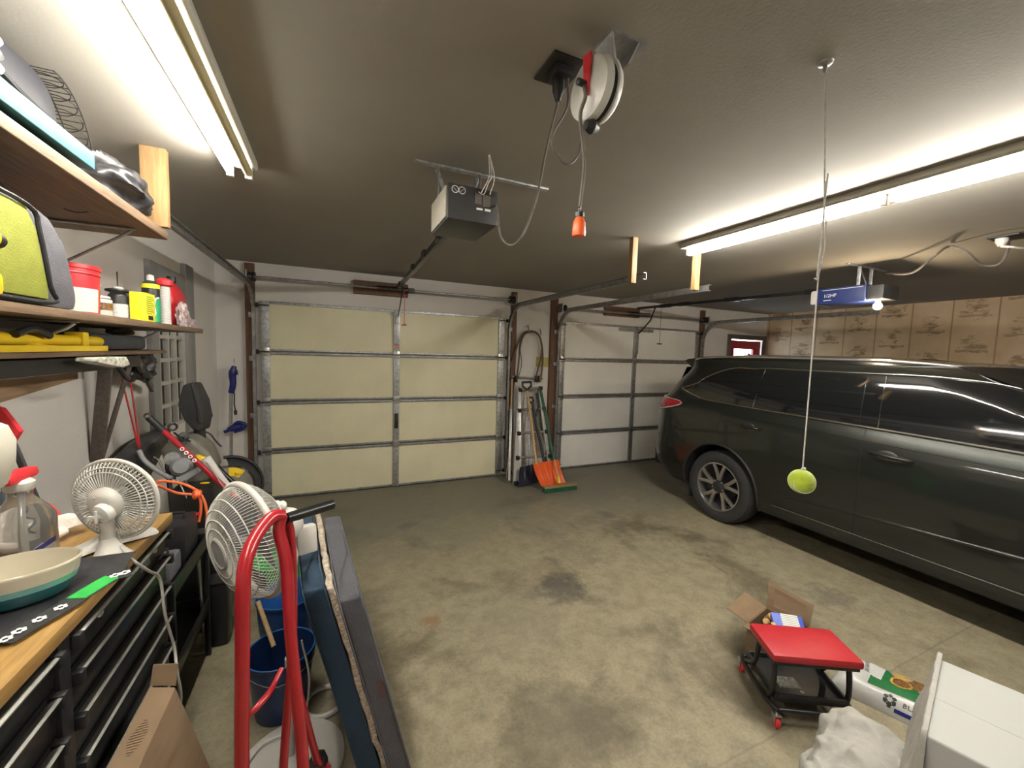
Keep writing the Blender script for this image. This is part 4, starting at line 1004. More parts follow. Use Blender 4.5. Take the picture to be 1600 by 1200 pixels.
bk = solo('blister_pack', MB().box((-.075, -2.22, ZS), (-.07, -1.95, ZS+.05), .001), M('mottled_pack_print', (.45, .5, .55), .4, var=.6, scale=60, c2=(.35, .06, .07)), 'low flat pack with mottled print at end of middle shelf', 'package')
# lowest shelf contents
yc = solo('caulking_gun', MB().tube([(-.16, -3.5, 1.66), (-.16, -2.86, 1.658)], .019, 12).box((-.185, -3.02, 1.625), (-.135, -2.98, 1.69), .004).tube([(-.16, -3.3, 1.65), (-.14, -3.2, 1.635), (-.14, -3.05, 1.63)], .008, 8), 'yellow', 'yellow caulking gun lying on the lowest shelf at far left', 'caulking gun')
part('black_grip', MB().tube([(-.135, -3.36, 1.672), (-.13, -3.3, 1.69), (-.13, -3.22, 1.672)], .011, 8, smooth=4), 'black', yc)
solo('spirit_level', MB().box((-.132, -3.6, 1.6225), (-.122, -2.88, 1.642), .002), 'yellow', 'thin yellow level lying along front of the lowest shelf', 'level')
solo('clear_tool_pack', MB().prism([(-.11, -3.14, 1.603), (-.11, -2.90, 1.602), (-.11, -2.87, 1.57), (-.11, -2.93, 1.56), (-.11, -3.14, 1.590)], (.05, 0, 0), .006), M('hazy_pack', (.62, .62, .55), .2, var=.3, scale=40, c2=(.25, .25, .2)), 'pale clear plastic pack hooked at front of lowest shelf', 'package')
solo('black_tool_case', MB().box((-.335, -4.6, 1.545), (-.14, -2.52, 1.602), .02), 'black', 'long black case slung under the lowest shelf', 'case')
solo('long_dark_case', MB().box((-.36, -2.9, 1.6235), (-.16, -2.40, 1.69), .02), M('slate_case', (.05, .055, .065), .5), 'low dark slate case on the right end of lowest shelf', 'case')
solo('folded_cloth', blob(MB(), (-.26, -2.56+.16, 1.71), (.05, .07, .018), .15, 5, 6), 'shelfwood', 'small brown folded cloth on top of the dark slate case', 'cloth')
cord('black_strap', [(-.10, -2.96, 1.60), (-.09, -2.90, 1.56), (-.10, -2.82, 1.52), (-.11, -2.76, 1.505)], .011, 'black', 'short black strap end hanging under the lowest shelf', 'strap')
m = MB(); blob(m, (-.30, -2.10, 1.53), (.06, .12, .085), .2, 4.5, 8, 44, ridged=True)
solo('hanging_dark_bag', m, 'fabricblack', 'black bundle hanging at the far end of the lowest shelf', 'bundle', ang=30)
rs = thing('red_strap', 'red webbing strap hanging in a V under the lowest shelf', 'strap', (-.33, -2.2, 1.0))
m = MB()
for a, b in (((-.33, -2.25, 1.56), (-.29, -2.17, 1.1)), ((-.32, -2.17, 1.58), (-.285, -2.165, 1.1))): bar(m, a, b, .003, .014, 0)
part('webbing', m, 'redplastic', rs)
m = MB(); bar(m, (-.288, -2.167, 1.12), (-.27, -2.17, .92), .005, .026, 0); part('lower_webbing', m, 'red', rs)

# ================================================================== TOOL CHEST AND WHAT STANDS ON IT
ZB = 1.033; BX = .13; BY1, BY0 = -3.12, -4.50
tc_ = thing('tool_chest', 'black rolling tool chest with wooden top along the left wall', 'tool chest', (-.13, -3.8, 0))
part('wood_top', MB().box((-.388, BY0, ZB-.035), (BX, BY1, ZB), .004), 'butcher', tc_)
part('cabinet', MB().box((-.375, BY0+.02, .13), (BX-.035, BY1-.02, ZB-.036), .006), 'blackmetal', tc_)
for (ya, yb_) in ((-3.76, -3.15), (-4.45, -3.80)):
    hs = [(.90, .985), (.79, .893), (.675, .783), (.56, .668), (.44, .553), (.30, .433), (.15, .293)]
    for z0, z1 in hs:
        d = part('drawer', MB().box((BX-.034, ya, z0), (BX-.016, yb_, z1), .004), 'blackmetal', tc_)
        m = MB().prism([(BX-.018, ya+.01, z1-.028), (BX+.004, ya+.01, z1-.014), (BX+.008, ya+.01, z1-.006), (BX+.001, ya+.01, z1-.004), (BX-.018, ya+.01, z1-.012)], (0, yb_-ya-.02, 0), .001)
        part('pull_lip', m, M('brushed_dark_pull', (.42, .42, .40), .42, .7) if 'brushed_dark_pull' not in bpy.data.materials else bpy.data.materials['brushed_dark_pull'], d)
        for yy in (ya+.008, yb_-.02): part('end_cap', MB().box((BX-.018, yy-.006, z1-.032), (BX+.011, yy+.014, z1-.001), .003), 'black', d)
for y in (-3.26, -3.62): part('lock', MB().lathe([(.012, 0), (.012, .006), (.009, .010), (0, .010)], (BX-.016, y, .955), (1, 0, 0), 18), 'chrome', tc_)
part('corner_guard', MB().box((BX-.034, -3.802, .13), (BX-.006, -3.758, ZB-.037), .004), 'black', tc_)
part('badge', MB().box((BX-.0165, -3.36, .925), (BX-.0145, -3.29, .965), .001), 'galv', tc_)
for x in (-.3, .05):
    for y in (-3.22, -4.4):
        c_ = part('caster', MB().box((x-.03, y-.03, .10), (x+.03, y+.03, .13), .002).prism([(x-.02, y-.025, .1), (x-.02, y+.025, .1), (x-.02, y+.01, .04), (x-.02, y-.01, .04)], (.004, 0, 0)).prism([(x+.016, y-.025, .1), (x+.016, y+.025, .1), (x+.016, y+.01, .04), (x+.016, y-.01, .04)], (.004, 0, 0)), 'steel', tc_)
        part('caster_wheel', MB().cyl((x-.014, y, .05), (x+.014, y, .05), .05), 'rubber', c_)

# desk fan seen from behind
def fan_cage(t, c, d, r, depth, nspoke, wr, rings, hub_r, name, mat, bulge=1.0, spiral=0):
    """half cage: rim circle at c, spokes bowing out along d"""
    fm = frame(d); c = Vector(c); m = MB()
    def pt(f, a):  # f 0 hub .. 1 rim
        rr_ = hub_r+(r-hub_r)*f; h = depth*(1-f**2.4)**.6 if f < 1 else 0
        return c + fm @ Vector((rr_*math.cos(a+spiral*(1-f)), rr_*math.sin(a+spiral*(1-f)), h*bulge))
    for k in range(nspoke):
        a = 2*PI*k/nspoke; m.tube([pt(f, a) for f in (0, .25, .5, .7, .85, .95, 1)], wr, 4, cap=False)
    for f, w_ in rings:
        m.tube([pt(f, 2*PI*i/48) for i in range(48)], w_, 6, closed=True)
    return part(name, m, mat, t, ang=60)
def fan_blades(t, c, d, r, n, mat, name='blade'):
    fm = frame(d); c = Vector(c)
    for k in range(n):
        a0 = 2*PI*k/n; m = MB()
        def fn(u, v): 
            rr_ = .025+(r-.025)*u; a = a0+(v-.5)*1.15*(.7+.3*u)+.25*u; return c+fm @ Vector((rr_*math.cos(a), rr_*math.sin(a), .03*(v-.5)))
        m.sheet(8, 7, fn, .002); part(name, m, mat, t, ang=60)
    part('hub', MB().lathe([(0, -.02), (.03, -.02), (.032, .015), (.02, .022), (0, .022)], c, d, 24), mat, t)
FC = Vector((.072, -3.385, 1.183)); FD = Vector((-.36, -.93, -.06)).normalized()
fan = thing('desk_fan', 'small white desk fan on the wooden tool chest top', 'fan', (.04, -3.38, ZB))
fan_cage(fan, FC, FD, .120, .028, 64, .0018, ((0, .0025), (.62, .002), (.80, .0022)), .045, 'rear_grille', 'white')
fan_cage(fan, FC, -FD, .120, .05, 64, .0016, ((0, .0025), (.35, .0018), (.65, .0018), (.85, .0018)), .03, 'front_grille', 'white')
part('rim_ring', MB().tube([FC + frame(FD) @ Vector((.1225*math.cos(2*PI*i/56), .1225*math.sin(2*PI*i/56), 0)) for i in range(56)], .006, 8, closed=True), 'white', fan)
fan_blades(fan, FC-FD*.005, FD, .095, 3, 'palegrey')
part('motor_housing', MB().lathe([(.050, .022), (.049, .032), (.044, .042), (.036, .049), (.026, .053), (0, .054)], FC, FD, 36), 'white', fan)
kb = part('knob', MB().lathe([(.029, 0), (.031, .008), (.028, .02), (.018, .026), (0, .027)], FC+FD*.044+Vector((.012, 0, -.018)), (FD+Vector((-.25, 0, -.22))).normalized(), 28), 'whitegloss', fan)
kc = FC+FD*.069+Vector((.006, 0, -.024))
m = MB(); bar(m, kc+Vector((-.020, -.002, 0)), kc+Vector((.020, -.002, 0)), .006, .01, .002); bar(m, kc+Vector((0, -.002, -.018)), kc+Vector((0, -.002, .018)), .006, .01, .002); part('knob_grips', m, 'whitegloss', kb)
ring_h = FC+FD*.03
part('screw', MB().ball(FC+FD*.050+Vector((-.012, 0, .024)), .003, 8), 'galv', fan); part('screw', MB().ball(FC+FD*.049+Vector((.014, 0, .024)), .003, 8), 'galv', fan)
m = MB().tube([FC+FD*.035+Vector((0, 0, -.045)), (.062, -3.41, 1.10), (.055, -3.40, 1.07), (.05, -3.39, 1.045)], .02, 16, radii=[.022, .016, .02, .034]); part('neck', m, 'white', fan)
# three-lobed foot
m = MB()
for a, L in ((R(200), .105), (R(-62), .115), (R(55), .125)):
    d = Vector((math.cos(a), math.sin(a), 0)); n_ = Vector((-d.y, d.x, 0)); c = Vector((.05, -3.39, ZB))
    def fn(u, v, d=d, n_=n_, L=L, c=c):
        w_ = .022+.03*u if u < .85 else .022+.03*.85-.02*((u-.85)/.15)**2; q = 2*v-1
        return c+d*(L*u)+n_*(w_*q)+Vector((0, 0, .002+(.045*(1-u)**1.6+.012)*(1-abs(q)**3*.8)))
    g = m.sheet(14, 9, fn, .003)
part('base', m, 'white', fan, ang=70)
fcord = solo('fan_power_cord', MB().tube([(.10, -3.44, 1.055)] + [at(u, v, 'x', xx) for u, v, xx in ((207, 875, .15), (232, 892, .16), (250, 905, .17), (258, 960, .18), (272, 1010, .19), (276, 1045, .20), (283, 1085, .2), (280, 1110, .19))], .0042, 8, smooth=8), 'white', 'white flat cord hanging from desk fan down the chest front', 'cord')

# oval casserole dish on a black mat
c = Vector((-.012, -3.652, ZB+.009)); E_ = (1.0, .66)
ds = thing('casserole_dish', 'oval cream and teal stoneware dish on the black mat', 'dish', c)
rot = Matrix.Rotation(R(15), 3, 'Z')
def oval(prof, name, mat, par=None, cap=True):
    m = MB().lathe([(r_, h_*1.25) for r_, h_ in prof], (0, 0, 0), n=48, sx=.88, sy=.65, cap=cap)
    for v in m.bm.verts: v.co = rot @ v.co + c
    return part(name, m, mat, par or ds, ang=60)
oval([(0, 0), (.085, 0), (.10, .008), (.113, .028)], 'base', 'teal', cap=False)
oval([(.1134, .028), (.118, .040)], 'middle_band', 'tealmid', cap=False)
oval([(.1182, .040), (.124, .062), (.1245, .066), (.121, .068), (.117, .062), (.107, .02), (.09, .012), (0, .011)], 'bowl', 'cream_glaze', cap=False)
def SL(y):
    q = [at(a, b, 'z', ZB+.010) for a, b in ((0, 1005), (45, 978), (95, 950), (140, 922), (175, 902), (205, 893))]
    for a, b in zip(q, q[1:]):
        if min(a.y, b.y) <= y <= max(a.y, b.y): return a.x+(b.x-a.x)*(y-a.y)/(b.y-a.y)
    return q[0].x-.02*(y < q[0].y) if y < q[0].y else q[-1].x
# black mat beside the strap
def matfn(u, v):
    y = -3.50-.62*u; xr = SL(y)-.022; x = -.30+(xr+.30)*v
    z = ZB+.003+.004*nz(x*20, y*20)+.0035+ (0.022*math.exp(-((u-.02)/.06)**2))
    return Vector((x, y, z))
m = MB(); m.sheet(30, 20, matfn, .003); solo('black_mat', m, 'fabricblack', 'black cloth mat under the stoneware dish', 'mat', ang=60)
# lanyard strap: black with white flowers and green section, hanging off edge
sp = thing('flowered_strap', 'black and green flowered strap lying along the chest edge', 'strap', (.12, -3.8, ZB))
P = [at(u, v, 'z', ZB+.010) for u, v in ((0, 1005), (45, 978), (95, 950), (140, 922), (175, 902), (205, 893))]
P = spline(P, 6)
def ribbon(P, w_, mat, name, i0, i1, par, dz=0):
    m = MB(); Q = P[i0:i1+1]
    def fn(u, v):
        f = u*(len(Q)-1); k = min(int(f), len(Q)-2); p = Q[k].lerp(Q[k+1], f-k); t_ = (Q[k+1]-Q[k]).normalized(); n_ = Vector((-t_.y, t_.x, 0)).normalized()
        return p+n_*(w_*(v-.5))+Vector((0, 0, dz))
    m.sheet(len(Q)*2, 3, fn, .0015); return part(name, m, mat, par, ang=60)
N_ = len(P)-1
ribbon(P, .05, 'rubber', 'webbing', 0, N_, sp); ribbon(P, .042, 'green', 'green_section', int(N_*.50), int(N_*.80), sp, .0016)
m = MB()
for f in (.04, .16, .28, .4, .86, .95):
    p = P[int(f*N_)]
    for k in range(6): a = 2*PI*k/6; m.lathe([(0, 0), (.0042, 0), (.0042, .0008), (0, .001)], p+Vector((.008*math.cos(a), .008*math.sin(a), .0018)), n=8)
part('flower_print', m, 'whiteink', sp)
# bottles at the left edge
def spraybottle(name, x, y, s_, label, bodymat, headmat, h=.2, r=.055):
    t = thing(name, label, 'spray bottle', (x, y, ZB))
    m = MB()
    def fn(u, v):
        a = 2*PI*u; ex = lambda q: math.copysign(abs(q)**.65, q); k = 1 if v < .55 else 1-.66*min(1, (v-.55)/.33)**1.3
        return Vector((x+ex(math.cos(a))*r*k*.8, y+ex(math.sin(a))*r*k, ZB+.002+h*v))
    g = m.grid(40, 20, fn, True); m.bm.faces.new([q[0] for q in g][::-1]); m.bm.faces.new([q[-1] for q in g]); part('bottle', m, bodymat, t, ang=60)
    part('collar', MB().lathe([(r*.38, 0), (r*.42, .004), (r*.42, .022), (r*.3, .03)], (x, y, ZB+h-.004), n=24), 'white', t)
    m = MB().prism([(x-.014, y-.055, ZB+h+.022), (x-.014, y+.045, ZB+h+.022), (x-.014, y+.062, ZB+h+.03), (x-.014, y+.05, ZB+h+.05), (x-.014, y-.03, ZB+h+.056), (x-.014, y-.06, ZB+h+.04)], (.028, 0, 0), .006); part('trigger_head', m, headmat, t)
    m = MB().tube([(x, y+.02, ZB+h+.02), (x, y+.045, ZB+h), (x, y+.04, ZB+h-.03)], .006, 8, smooth=4); part('trigger', m, headmat, t)
    return t
sb = spraybottle('spray_bottle', -.115, -3.42, 1, 'large clear spray bottle with red trigger head on the chest', 'clear', 'redplastic', .215, .072)
part('dip_tube', MB().tube([(-.115, -3.42, ZB+.01), (-.115, -3.42, ZB+.21)], .003, 6), 'white', sb)
part('blue_label', MB().box((-.06, -3.49, ZB+.02), (-.058, -3.40, ZB+.065), .001), 'paper', sb); part('blue_band', MB().box((-.0585, -3.49, ZB+.05), (-.0572, -3.40, ZB+.065)), 'blue', sb)
s2b = solo('dark_bottle', MB().lathe([(0, 0), (.032, 0), (.034, .005), (.034, .14), (.02, .175), (.014, .18), (.014, .2), (0, .2)], (-.20, -3.30, ZB), n=28), M('slate_bottle', (.06, .075, .09), .3), 'dark slate bottle with white label behind the clear spray bottle', 'bottle')
m = MB(); m.sheet(10, 3, lambda u, v: Vector((-.20+.0348*math.cos(R(-70+70*u)), -3.30+.0348*math.sin(R(-70+70*u)), ZB+.04+.11*v)), .0006); part('white_label', m, 'paper', s2b)
m = MB().tube([Vector((-.20+.0355*math.cos(R(a)), -3.30+.0355*math.sin(R(a)), ZB+z)) for a, z in ((-60, .06), (-30, .07), (-50, .085), (-20, .1), (-45, .12), (-25, .13))], .002, 5, smooth=5); part('script_lettering', m, 'ink', s2b)
cp = solo('small_cup', MB().lathe([(0, 0), (.022, 0), (.03, .03), (.032, .035), (.028, .035), (.02, .006), (0, .006)], (-.045, -3.535, ZB+.008), n=24), 'cream_glaze', 'small cream cup at the left edge, behind the dish', 'cup')
solo('rosy_sponge', blob(MB(), (-.125, -3.545, ZB+.02), (.02, .03, .014), .1, 4, 2, 16), 'rose', 'small pink-brown sponge beside cup at the left edge', 'sponge')
m = MB(); 
def gl(u, v):
    a = 2*PI*u; y = -3.235-.0; L = .12*(v-.5)
    rr_ = .045*math.sin(PI*min(1, max(.02, v)))**.5
    return Vector((-.135+1.3*L+.2*rr_*math.cos(a), -3.25+.45*L+rr_*math.cos(a)*1.0, ZB+.004+max(0, (.035+.5*rr_*math.sin(a))*(1+.6*nz(L*22, a*1.2, 3)))))
g = m.grid(28, 18, gl, True); m.bm.faces.new([q[0] for q in g][::-1]); m.bm.faces.new([q[-1] for q in g])
gv = solo('work_glove', m, 'glove', 'crumpled white cloth glove on the wooden top beside desk fan', 'glove', ang=60)
part('finger', MB().tube([(-.15, -3.29, ZB+.03), (-.19, -3.31, ZB+.02), (-.215, -3.32, ZB+.014)], .014, 10, smooth=4, radii=[.016, .014, .01]), 'glove', gv)
part('finger', MB().tube([(-.10, -3.27, ZB+.03), (-.12, -3.32, ZB+.018), (-.13, -3.345, ZB+.013)], .013, 10, smooth=4, radii=[.016, .013, .009]), 'glove', gv)
part('red_cuff', MB().torus((-.125, -3.325, ZB+.017), .010, .0035, (1, .6, .3), 16, 6), 'redplastic', gv)
rc = solo('red_loop_handle', MB().tube([(-.22, -3.14, ZB+.09), (-.19, -3.15, ZB+.075), (-.165, -3.16, ZB+.045), (-.17, -3.17, ZB+.016), (-.21, -3.18, ZB+.012)], .009, 10, smooth=6), 'redplastic', 'bent red plastic handle lying behind the white glove', 'handle')
# mesh-covered thing and red scoop at the far left edge
cpz = at(-22, 705, 'y', -3.66)
m = MB(); m.lathe([(.012, -.095), (.028, -.08), (.042, -.03), (.045, .02), (.034, .055), (.012, .07), (0, .071)], cpz, (0, 0, 1), 32)
cm_ = solo('mesh_brush_head', m, striped('woven_cream_mesh', (.62, .6, .52), (.42, .4, .34), 160, 'DIAGONAL', .8), 'cream woven mesh hood hanging at the left edge below the shelves', 'mesh hood')
part('hanging_loop', MB().tube([cpz+Vector((0, 0, .07)), cpz+Vector((-.01, .02, .16)), Vector((-.12, -3.62, 1.60))], .003, 6), 'string', cm_)
rp_ = at(4, 665, 'y', -3.3)
so = solo('red_dustpan', MB().prism([rp_+Vector(q) for q in ((-.09, 0, .09), (0.0, 0, .05), (.035, 0, -.02), (.015, 0, -.06), (-.05, 0, -.09), (-.09, 0, -.08))], (0, .02, 0), .004), 'redplastic', 'red plastic scoop hanging on wall behind mesh hood at left edge', 'dustpan')
part('black_stem', MB().tube([rp_+Vector((.012, .01, -.05)), rp_+Vector((.03, .01, -.12)), rp_+Vector((.045, .01, -.19)), rp_+Vector((.06, .01, -.25))], .009, 8, smooth=4), 'black', so)

# long cardboard carton leaning on the chest
top = [at(224, 1050, 'z', .66), at(275, 1030, 'z', .66), at(274, 1073, 'z', .64), at(216, 1200, 'z', .62), at(150, 1200, 'z', .62)]
b2 = top[2]; dn = Vector((.10, -.01, -.60)); 
e = (top[3]-top[2]).normalized()
L2 = .62
A0 = Vector(b2); A1 = b2+e*L2; ww = (top[0]-top[2]); ww = Vector((ww.x, 0, 0)) if False else (top[4]-top[3]).normalized()*.075
cb = thing('cardboard_carton', 'long brown cardboard carton standing against the tool chest', 'box', (A0.x, A0.y, 0))
base_drop = Vector((.17, 0, -(b2.z-.012)))
m = MB().hexa([A0+base_drop, A1+base_drop, A1+ww+base_drop, A0+ww+base_drop, A0, A1, A1+ww+Vector((0, 0, .0)), A0+ww+Vector((0, 0, .0))], .004)
part('carton', m, 'card', cb)
part('flap', MB().prism([A0+Vector((0, .004, 0)), A0+ww+Vector((0, .004, 0)), A0+ww+Vector((.0, .03, .045)), A0+Vector((.0, .03, .05))], (0, .003, 0)), 'card', cb)
m = MB()
for k in range(14): q = A0+e*(.10+.008*k)+ww*.5; m.box(q-Vector((.018-.0008*abs(k-7)**1.6, .0012, -.0012)), q+Vector((.018-.0008*abs(k-7)**1.6, .0012, .0022)))
part('printed_mark', m, 'carddark', cb)

# ================================================================== STANDING IN THE LEFT FOREGROUND
# pedestal fan
F2 = at(387, 846, 'y', -3.36); D2 = Vector((-.83, -.55, -.12)).normalized()
pf = thing('pedestal_fan', 'tall white pedestal fan behind the red hand truck', 'fan', (.52, -3.27, 0))
fan_cage(pf, F2, D2, .198, .085, 96, .0013, ((0, .004), (.22, .0022), (.42, .0022), (.62, .0022), (.82, .002)), .052, 'front_grille', 'white', spiral=.35)
fan_cage(pf, F2-D2*.02, -D2, .198, .075, 80, .0013, ((0, .003), (.4, .002), (.7, .002)), .05, 'rear_grille', 'white')
fm2 = frame(D2)
part('rim_ring', MB().tube([F2-D2*.01 + fm2 @ Vector((.202*math.cos(2*PI*i/64), .202*math.sin(2*PI*i/64), 0)) for i in range(64)], .0115, 10, closed=True), 'white', pf)
part('centre_badge', MB().lathe([(.056, .078), (.056, .086), (.048, .092), (.044, .089), (0, .091)], F2, D2, 36), 'alum', pf)
fan_blades(pf, F2+D2*.01, D2, .17, 5, 'palegrey')
part('motor_housing', MB().lathe([(.055, -.07), (.062, -.09), (.06, -.15), (.045, -.175), (0, -.178)], F2, D2, 32), 'white', pf)
part('control_box', MB().obox(at(478, 842, 'y', -3.20), (.075, .05, .11), Matrix.Rotation(R(20), 3, 'Z') @ Matrix.Rotation(R(-8), 3, 'X'), .012), 'white', pf)
part('tilt_joint', MB().tube([F2-D2*.13+Vector((0, 0, -.03)), Vector((.53, -3.268, .86)), Vector((.522, -3.27, .80))], .024, 14), 'white', pf)
part('carry_knob', MB().ball(F2-D2*.10+Vector((0, 0, .085)), .018, 14).ball(F2-D2*.12+Vector((0, 0, .078)), .016, 12), 'glove', pf)
part('upper_pole', MB().cyl((.52, -3.27, .42), (.52, -3.27, .82), .0095), 'palegrey', pf)
part('lower_pole', MB().cyl((.52, -3.27, .03), (.52, -3.27, .44), .0135).cyl((.52, -3.27, .425), (.52, -3.27, .455), .018), 'white', pf)
part('round_base', MB().lathe([(0, .0), (.19, .0), (.20, .006), (.195, .016), (.15, .026), (.05, .032), (.03, .05), (0, .05)], (.52, -3.27, 0), n=48), 'white', pf)
cord('fan_cable', [(.56, -3.25, .50), (.585, -3.24, .32), (.56, -3.2, .12), (.50, -3.16, .05), (.40, -3.18, .04), (.36, -3.3, .036), (.45, -3.4, .038), (.55, -3.36, .04)], .004, 'string', 'pale cable coiled on the pedestal fan base')
solo('white_ring_lid', MB().torus((.635, -3.01, .012), .085, .012, n=40), 'white', 'white plastic ring lying on floor beside the navy cushion', 'ring')
cord('yellow_broom_handle', [at(403, 940, 'y', -2.85), at(428, 1010, 'y', -2.99)], .010, 'tool_h', 'short pale wooden stick standing in the blue bucket', 'stick')
def bucket(name, c, r0, r1, h, mat, label, rim='bluebin'):
    t = thing(name, label, 'bucket', c)
    part('shell', MB().lathe([(0, 0), (r0, 0), (r0+.002, .004), (r1, h), (r1+.006, h+.002), (r1+.006, h-.008), (r1+.004, h-.012)] , c, n=40, cap=False).lathe([(r1-.003, h), (r0-.002, .006), (0, .006)], c, n=40, cap=False), mat, t)
    part('rim', MB().torus((c[0], c[1], h), r1+.002, .004, n=40), rim, t); return t
bk1 = bucket('plastic_bucket', (.457, -2.955, 0), .105, .138, .285, 'bluebin', 'dark blue plastic bucket beneath the pedestal fan', 'bluetub')
part('wire_bail', MB().tube([(.457-.14, -2.955, .27), (.457-.12, -3.03, .235), (.457, -3.09, .205), (.457+.12, -3.03, .235), (.457+.14, -2.955, .27)], .0025, 6, smooth=5), 'galv', bk1)
bucket('plastic_tub', (.455, -2.645, 0), .11, .14, .37, 'bluetub', 'mid blue plastic tub behind the dark blue bucket', 'bluetub')
bucket('green_bucket', (.40, -2.33, 0), .12, .15, .42, 'green', 'bright green bucket glimpsed behind the pedestal fan', 'green')

# cushions standing on edge
def slab(name, p, th, far, mat, label, soft=.012, wave=0, z0=.005, piping=None):
    """p: near-top-left x,y,z ; th thickness; far: vector along the top edge ; leans so that its foot is out to +x"""
    p = Vector(p); far = Vector(far); t = thing(name, label, 'cushion' if 'cushion' in name else 'blanket', (p.x+.16, p.y+far.y/2, z0))
    tv = Vector((th, 0, 0)); foot = Vector((.195*p.z/.8, 0.0, -(p.z-z0)))
    m = MB(); nu, nv, nw = 16, 20, 5
    def pt(a, b, c_):
        q = p+far*a+foot*b+tv*c_
        if wave: q += Vector((wave*nz(a*5, b*7, 1)+wave*.7*nz(a*13, b*15, 4), 0, wave*.8*nz(a*9, 2, 5)*(1-b)))
        else: q += Vector((.006*nz(a*4, b*4, 3), .004*nz(b*5, c_, 1), .005*nz(a*5, c_*2, 9)*(1-b)))
        return q
    # six faces as grids
    for fn, a_, b_ in ((lambda u, v: pt(u, v, 0), nu, nv), (lambda u, v: pt(u, v, 1), nu, nv), (lambda u, v: pt(u, 0, v), nu, nw), (lambda u, v: pt(u, 1, v), nu, nw), (lambda u, v: pt(0, u, v), nv, nw), (lambda u, v: pt(1, u, v), nv, nw)):
        m.grid(a_, b_, fn)
    bmesh.ops.remove_doubles(m.bm, verts=m.bm.verts, dist=.0004)
    bmesh.ops.recalc_face_normals(m.bm, faces=m.bm.faces)
    sharp = [e for e in m.bm.edges if len(e.link_faces) == 2 and e.calc_face_angle(0) > 1.0]
    if soft: bmesh.ops.bevel(m.bm, geom=sharp, offset=soft, segments=3, profile=.6, affect='EDGES')
    part('cover', m, mat, t, ang=80)
    if piping:
        for c_ in (0.04, .96):
            part('piping', MB().tube([pt(1, .02, c_)+Vector((0, 0, .0)), pt(.5, -.001, c_)+Vector((0, 0, .001)), pt(.0, .0, c_)+Vector((0, 0, .0)), pt(.0, .5, c_), pt(0, .98, c_)], .0032, 6, smooth=8), piping, t)
    return t, pt
slab('floor_cushion', (.572, -3.43, .80), .078, (-.068, .72, 0), 'navy', 'navy blue cushion standing on edge, nearest the red hand truck', piping='navy')
slab('fleece_pad', (.656, -3.47, .815), .022, (-.066, .76, 0), 'fleece', 'cream fleece pad squeezed between navy and charcoal cushions', soft=.005, wave=.012)
gs, gpt = slab('floor_cushion', (.689, -3.53, .80), .077, (-.06, .77, 0), 'charcoal', 'charcoal grey cushion standing on edge, facing the open floor', piping='charcoal')
part('sewn_patch', MB().hexa([gpt(-.004, .50, .55), gpt(-.004, .50, .85), gpt(.004, .50, .85), gpt(.004, .50, .55), gpt(-.004, .42, .60), gpt(-.004, .42, .85), gpt(.004, .42, .85), gpt(.004, .42, .60)]), M('rust_patch', (.10, .05, .055), .85), gs)

# red hand truck
ht = thing('hand_truck', 'red tubular hand truck with black grip in the left foreground', 'hand truck', (.50, -3.74, 0))
def G(u, v, y): return at(u, v, 'y', y)
T1 = G(437, 806, -3.64)
a1 = [G(443, 806, -3.64), G(425, 808, -3.655), G(402, 835, -3.70), G(386, 870, -3.745), G(380, 915, -3.77), G(379, 1000, -3.775), G(378, 1200, -3.775)]
low = a1[-1]; a1.append(Vector((low.x, low.y, .05)))
part('frame_tube', MB().tube(a1, .0175, 16, smooth=6), 'red', ht)
b1 = [G(440, 806, -3.64), G(436, 830, -3.645), G(447, 880, -3.66), G(455, 1000, -3.69), G(474, 1200, -3.72)]; lb = b1[-1]; b1.append(Vector((lb.x, lb.y, .05)))
part('frame_tube', MB().tube(b1, .0165, 16, smooth=6), 'red', ht)
c1 = [G(450, 812, -3.60), G(456, 860, -3.60), G(457, 1000, -3.62), G(443, 1200, -3.62)]; lc = c1[-1]; c1.append(Vector((lc.x, lc.y, .05)))
part('frame_tube', MB().tube(c1, .0125, 14, smooth=6), 'red', ht)
e1 = [G(457, 1055, -3.60), G(470, 1095, -3.56), G(500, 1200, -3.50)]; le = e1[-1]; e1.append(Vector((le.x+.03, le.y+.02, .16)))
part('axle_strut', MB().tube(e1, .0125, 12, smooth=5), 'red', ht)
part('curved_brace', MB().tube([G(386, 1120, -3.765), G(402, 1104, -3.75), G(422, 1080, -3.71), G(440, 1045, -3.65)], .0085, 10, smooth=6, radii=[.008, .009, .007]), 'red', ht)
part('lower_plate', MB().hexa([(low.x-.02, low.y-.01, .05), (lb.x+.03, lb.y-.0, .05), (lc.x+.03, lc.y+.0, .05), (low.x-.02, low.y+.03, .05), (low.x-.02, low.y-.01, .26), (lb.x+.0, lb.y-.0, .14), (lc.x+.0, lc.y, .14), (low.x-.02, low.y+.03, .26)], .004), 'red', ht)
part('toe_plate', MB().box((low.x-.02, low.y-.01, 0), (low.x+.18, low.y+.15, .006), .002), 'red', ht)
hg = [G(440, 812, -3.64), G(470, 803, -3.60), G(519, 788, -3.54)]
part('hand_grip', MB().tube([hg[0].lerp(hg[1], .25), hg[1], hg[2]], .0165, 18, radii=[.015, .0165, .0165]), 'blackmetal', ht)
part('grip_end', MB().cyl(hg[2], hg[2]+(hg[2]-hg[1]).normalized()*.002, .0085), 'steel', ht)
whc = Vector((.615, -3.50, .105))
w_ = part('wheel', MB().lathe([(.05, -.022), (.085, -.028), (.103, -.016), (.105, 0), (.103, .016), (.085, .028), (.05, .022)], whc, (1, -.15, 0), 36), 'rubber', ht)
part('wheel', MB().lathe([(.05, -.022), (.085, -.028), (.103, -.016), (.105, 0), (.103, .016), (.085, .028), (.05, .022)], (.34, -3.55, .105), (1, -.15, 0), 36), 'rubber', ht)
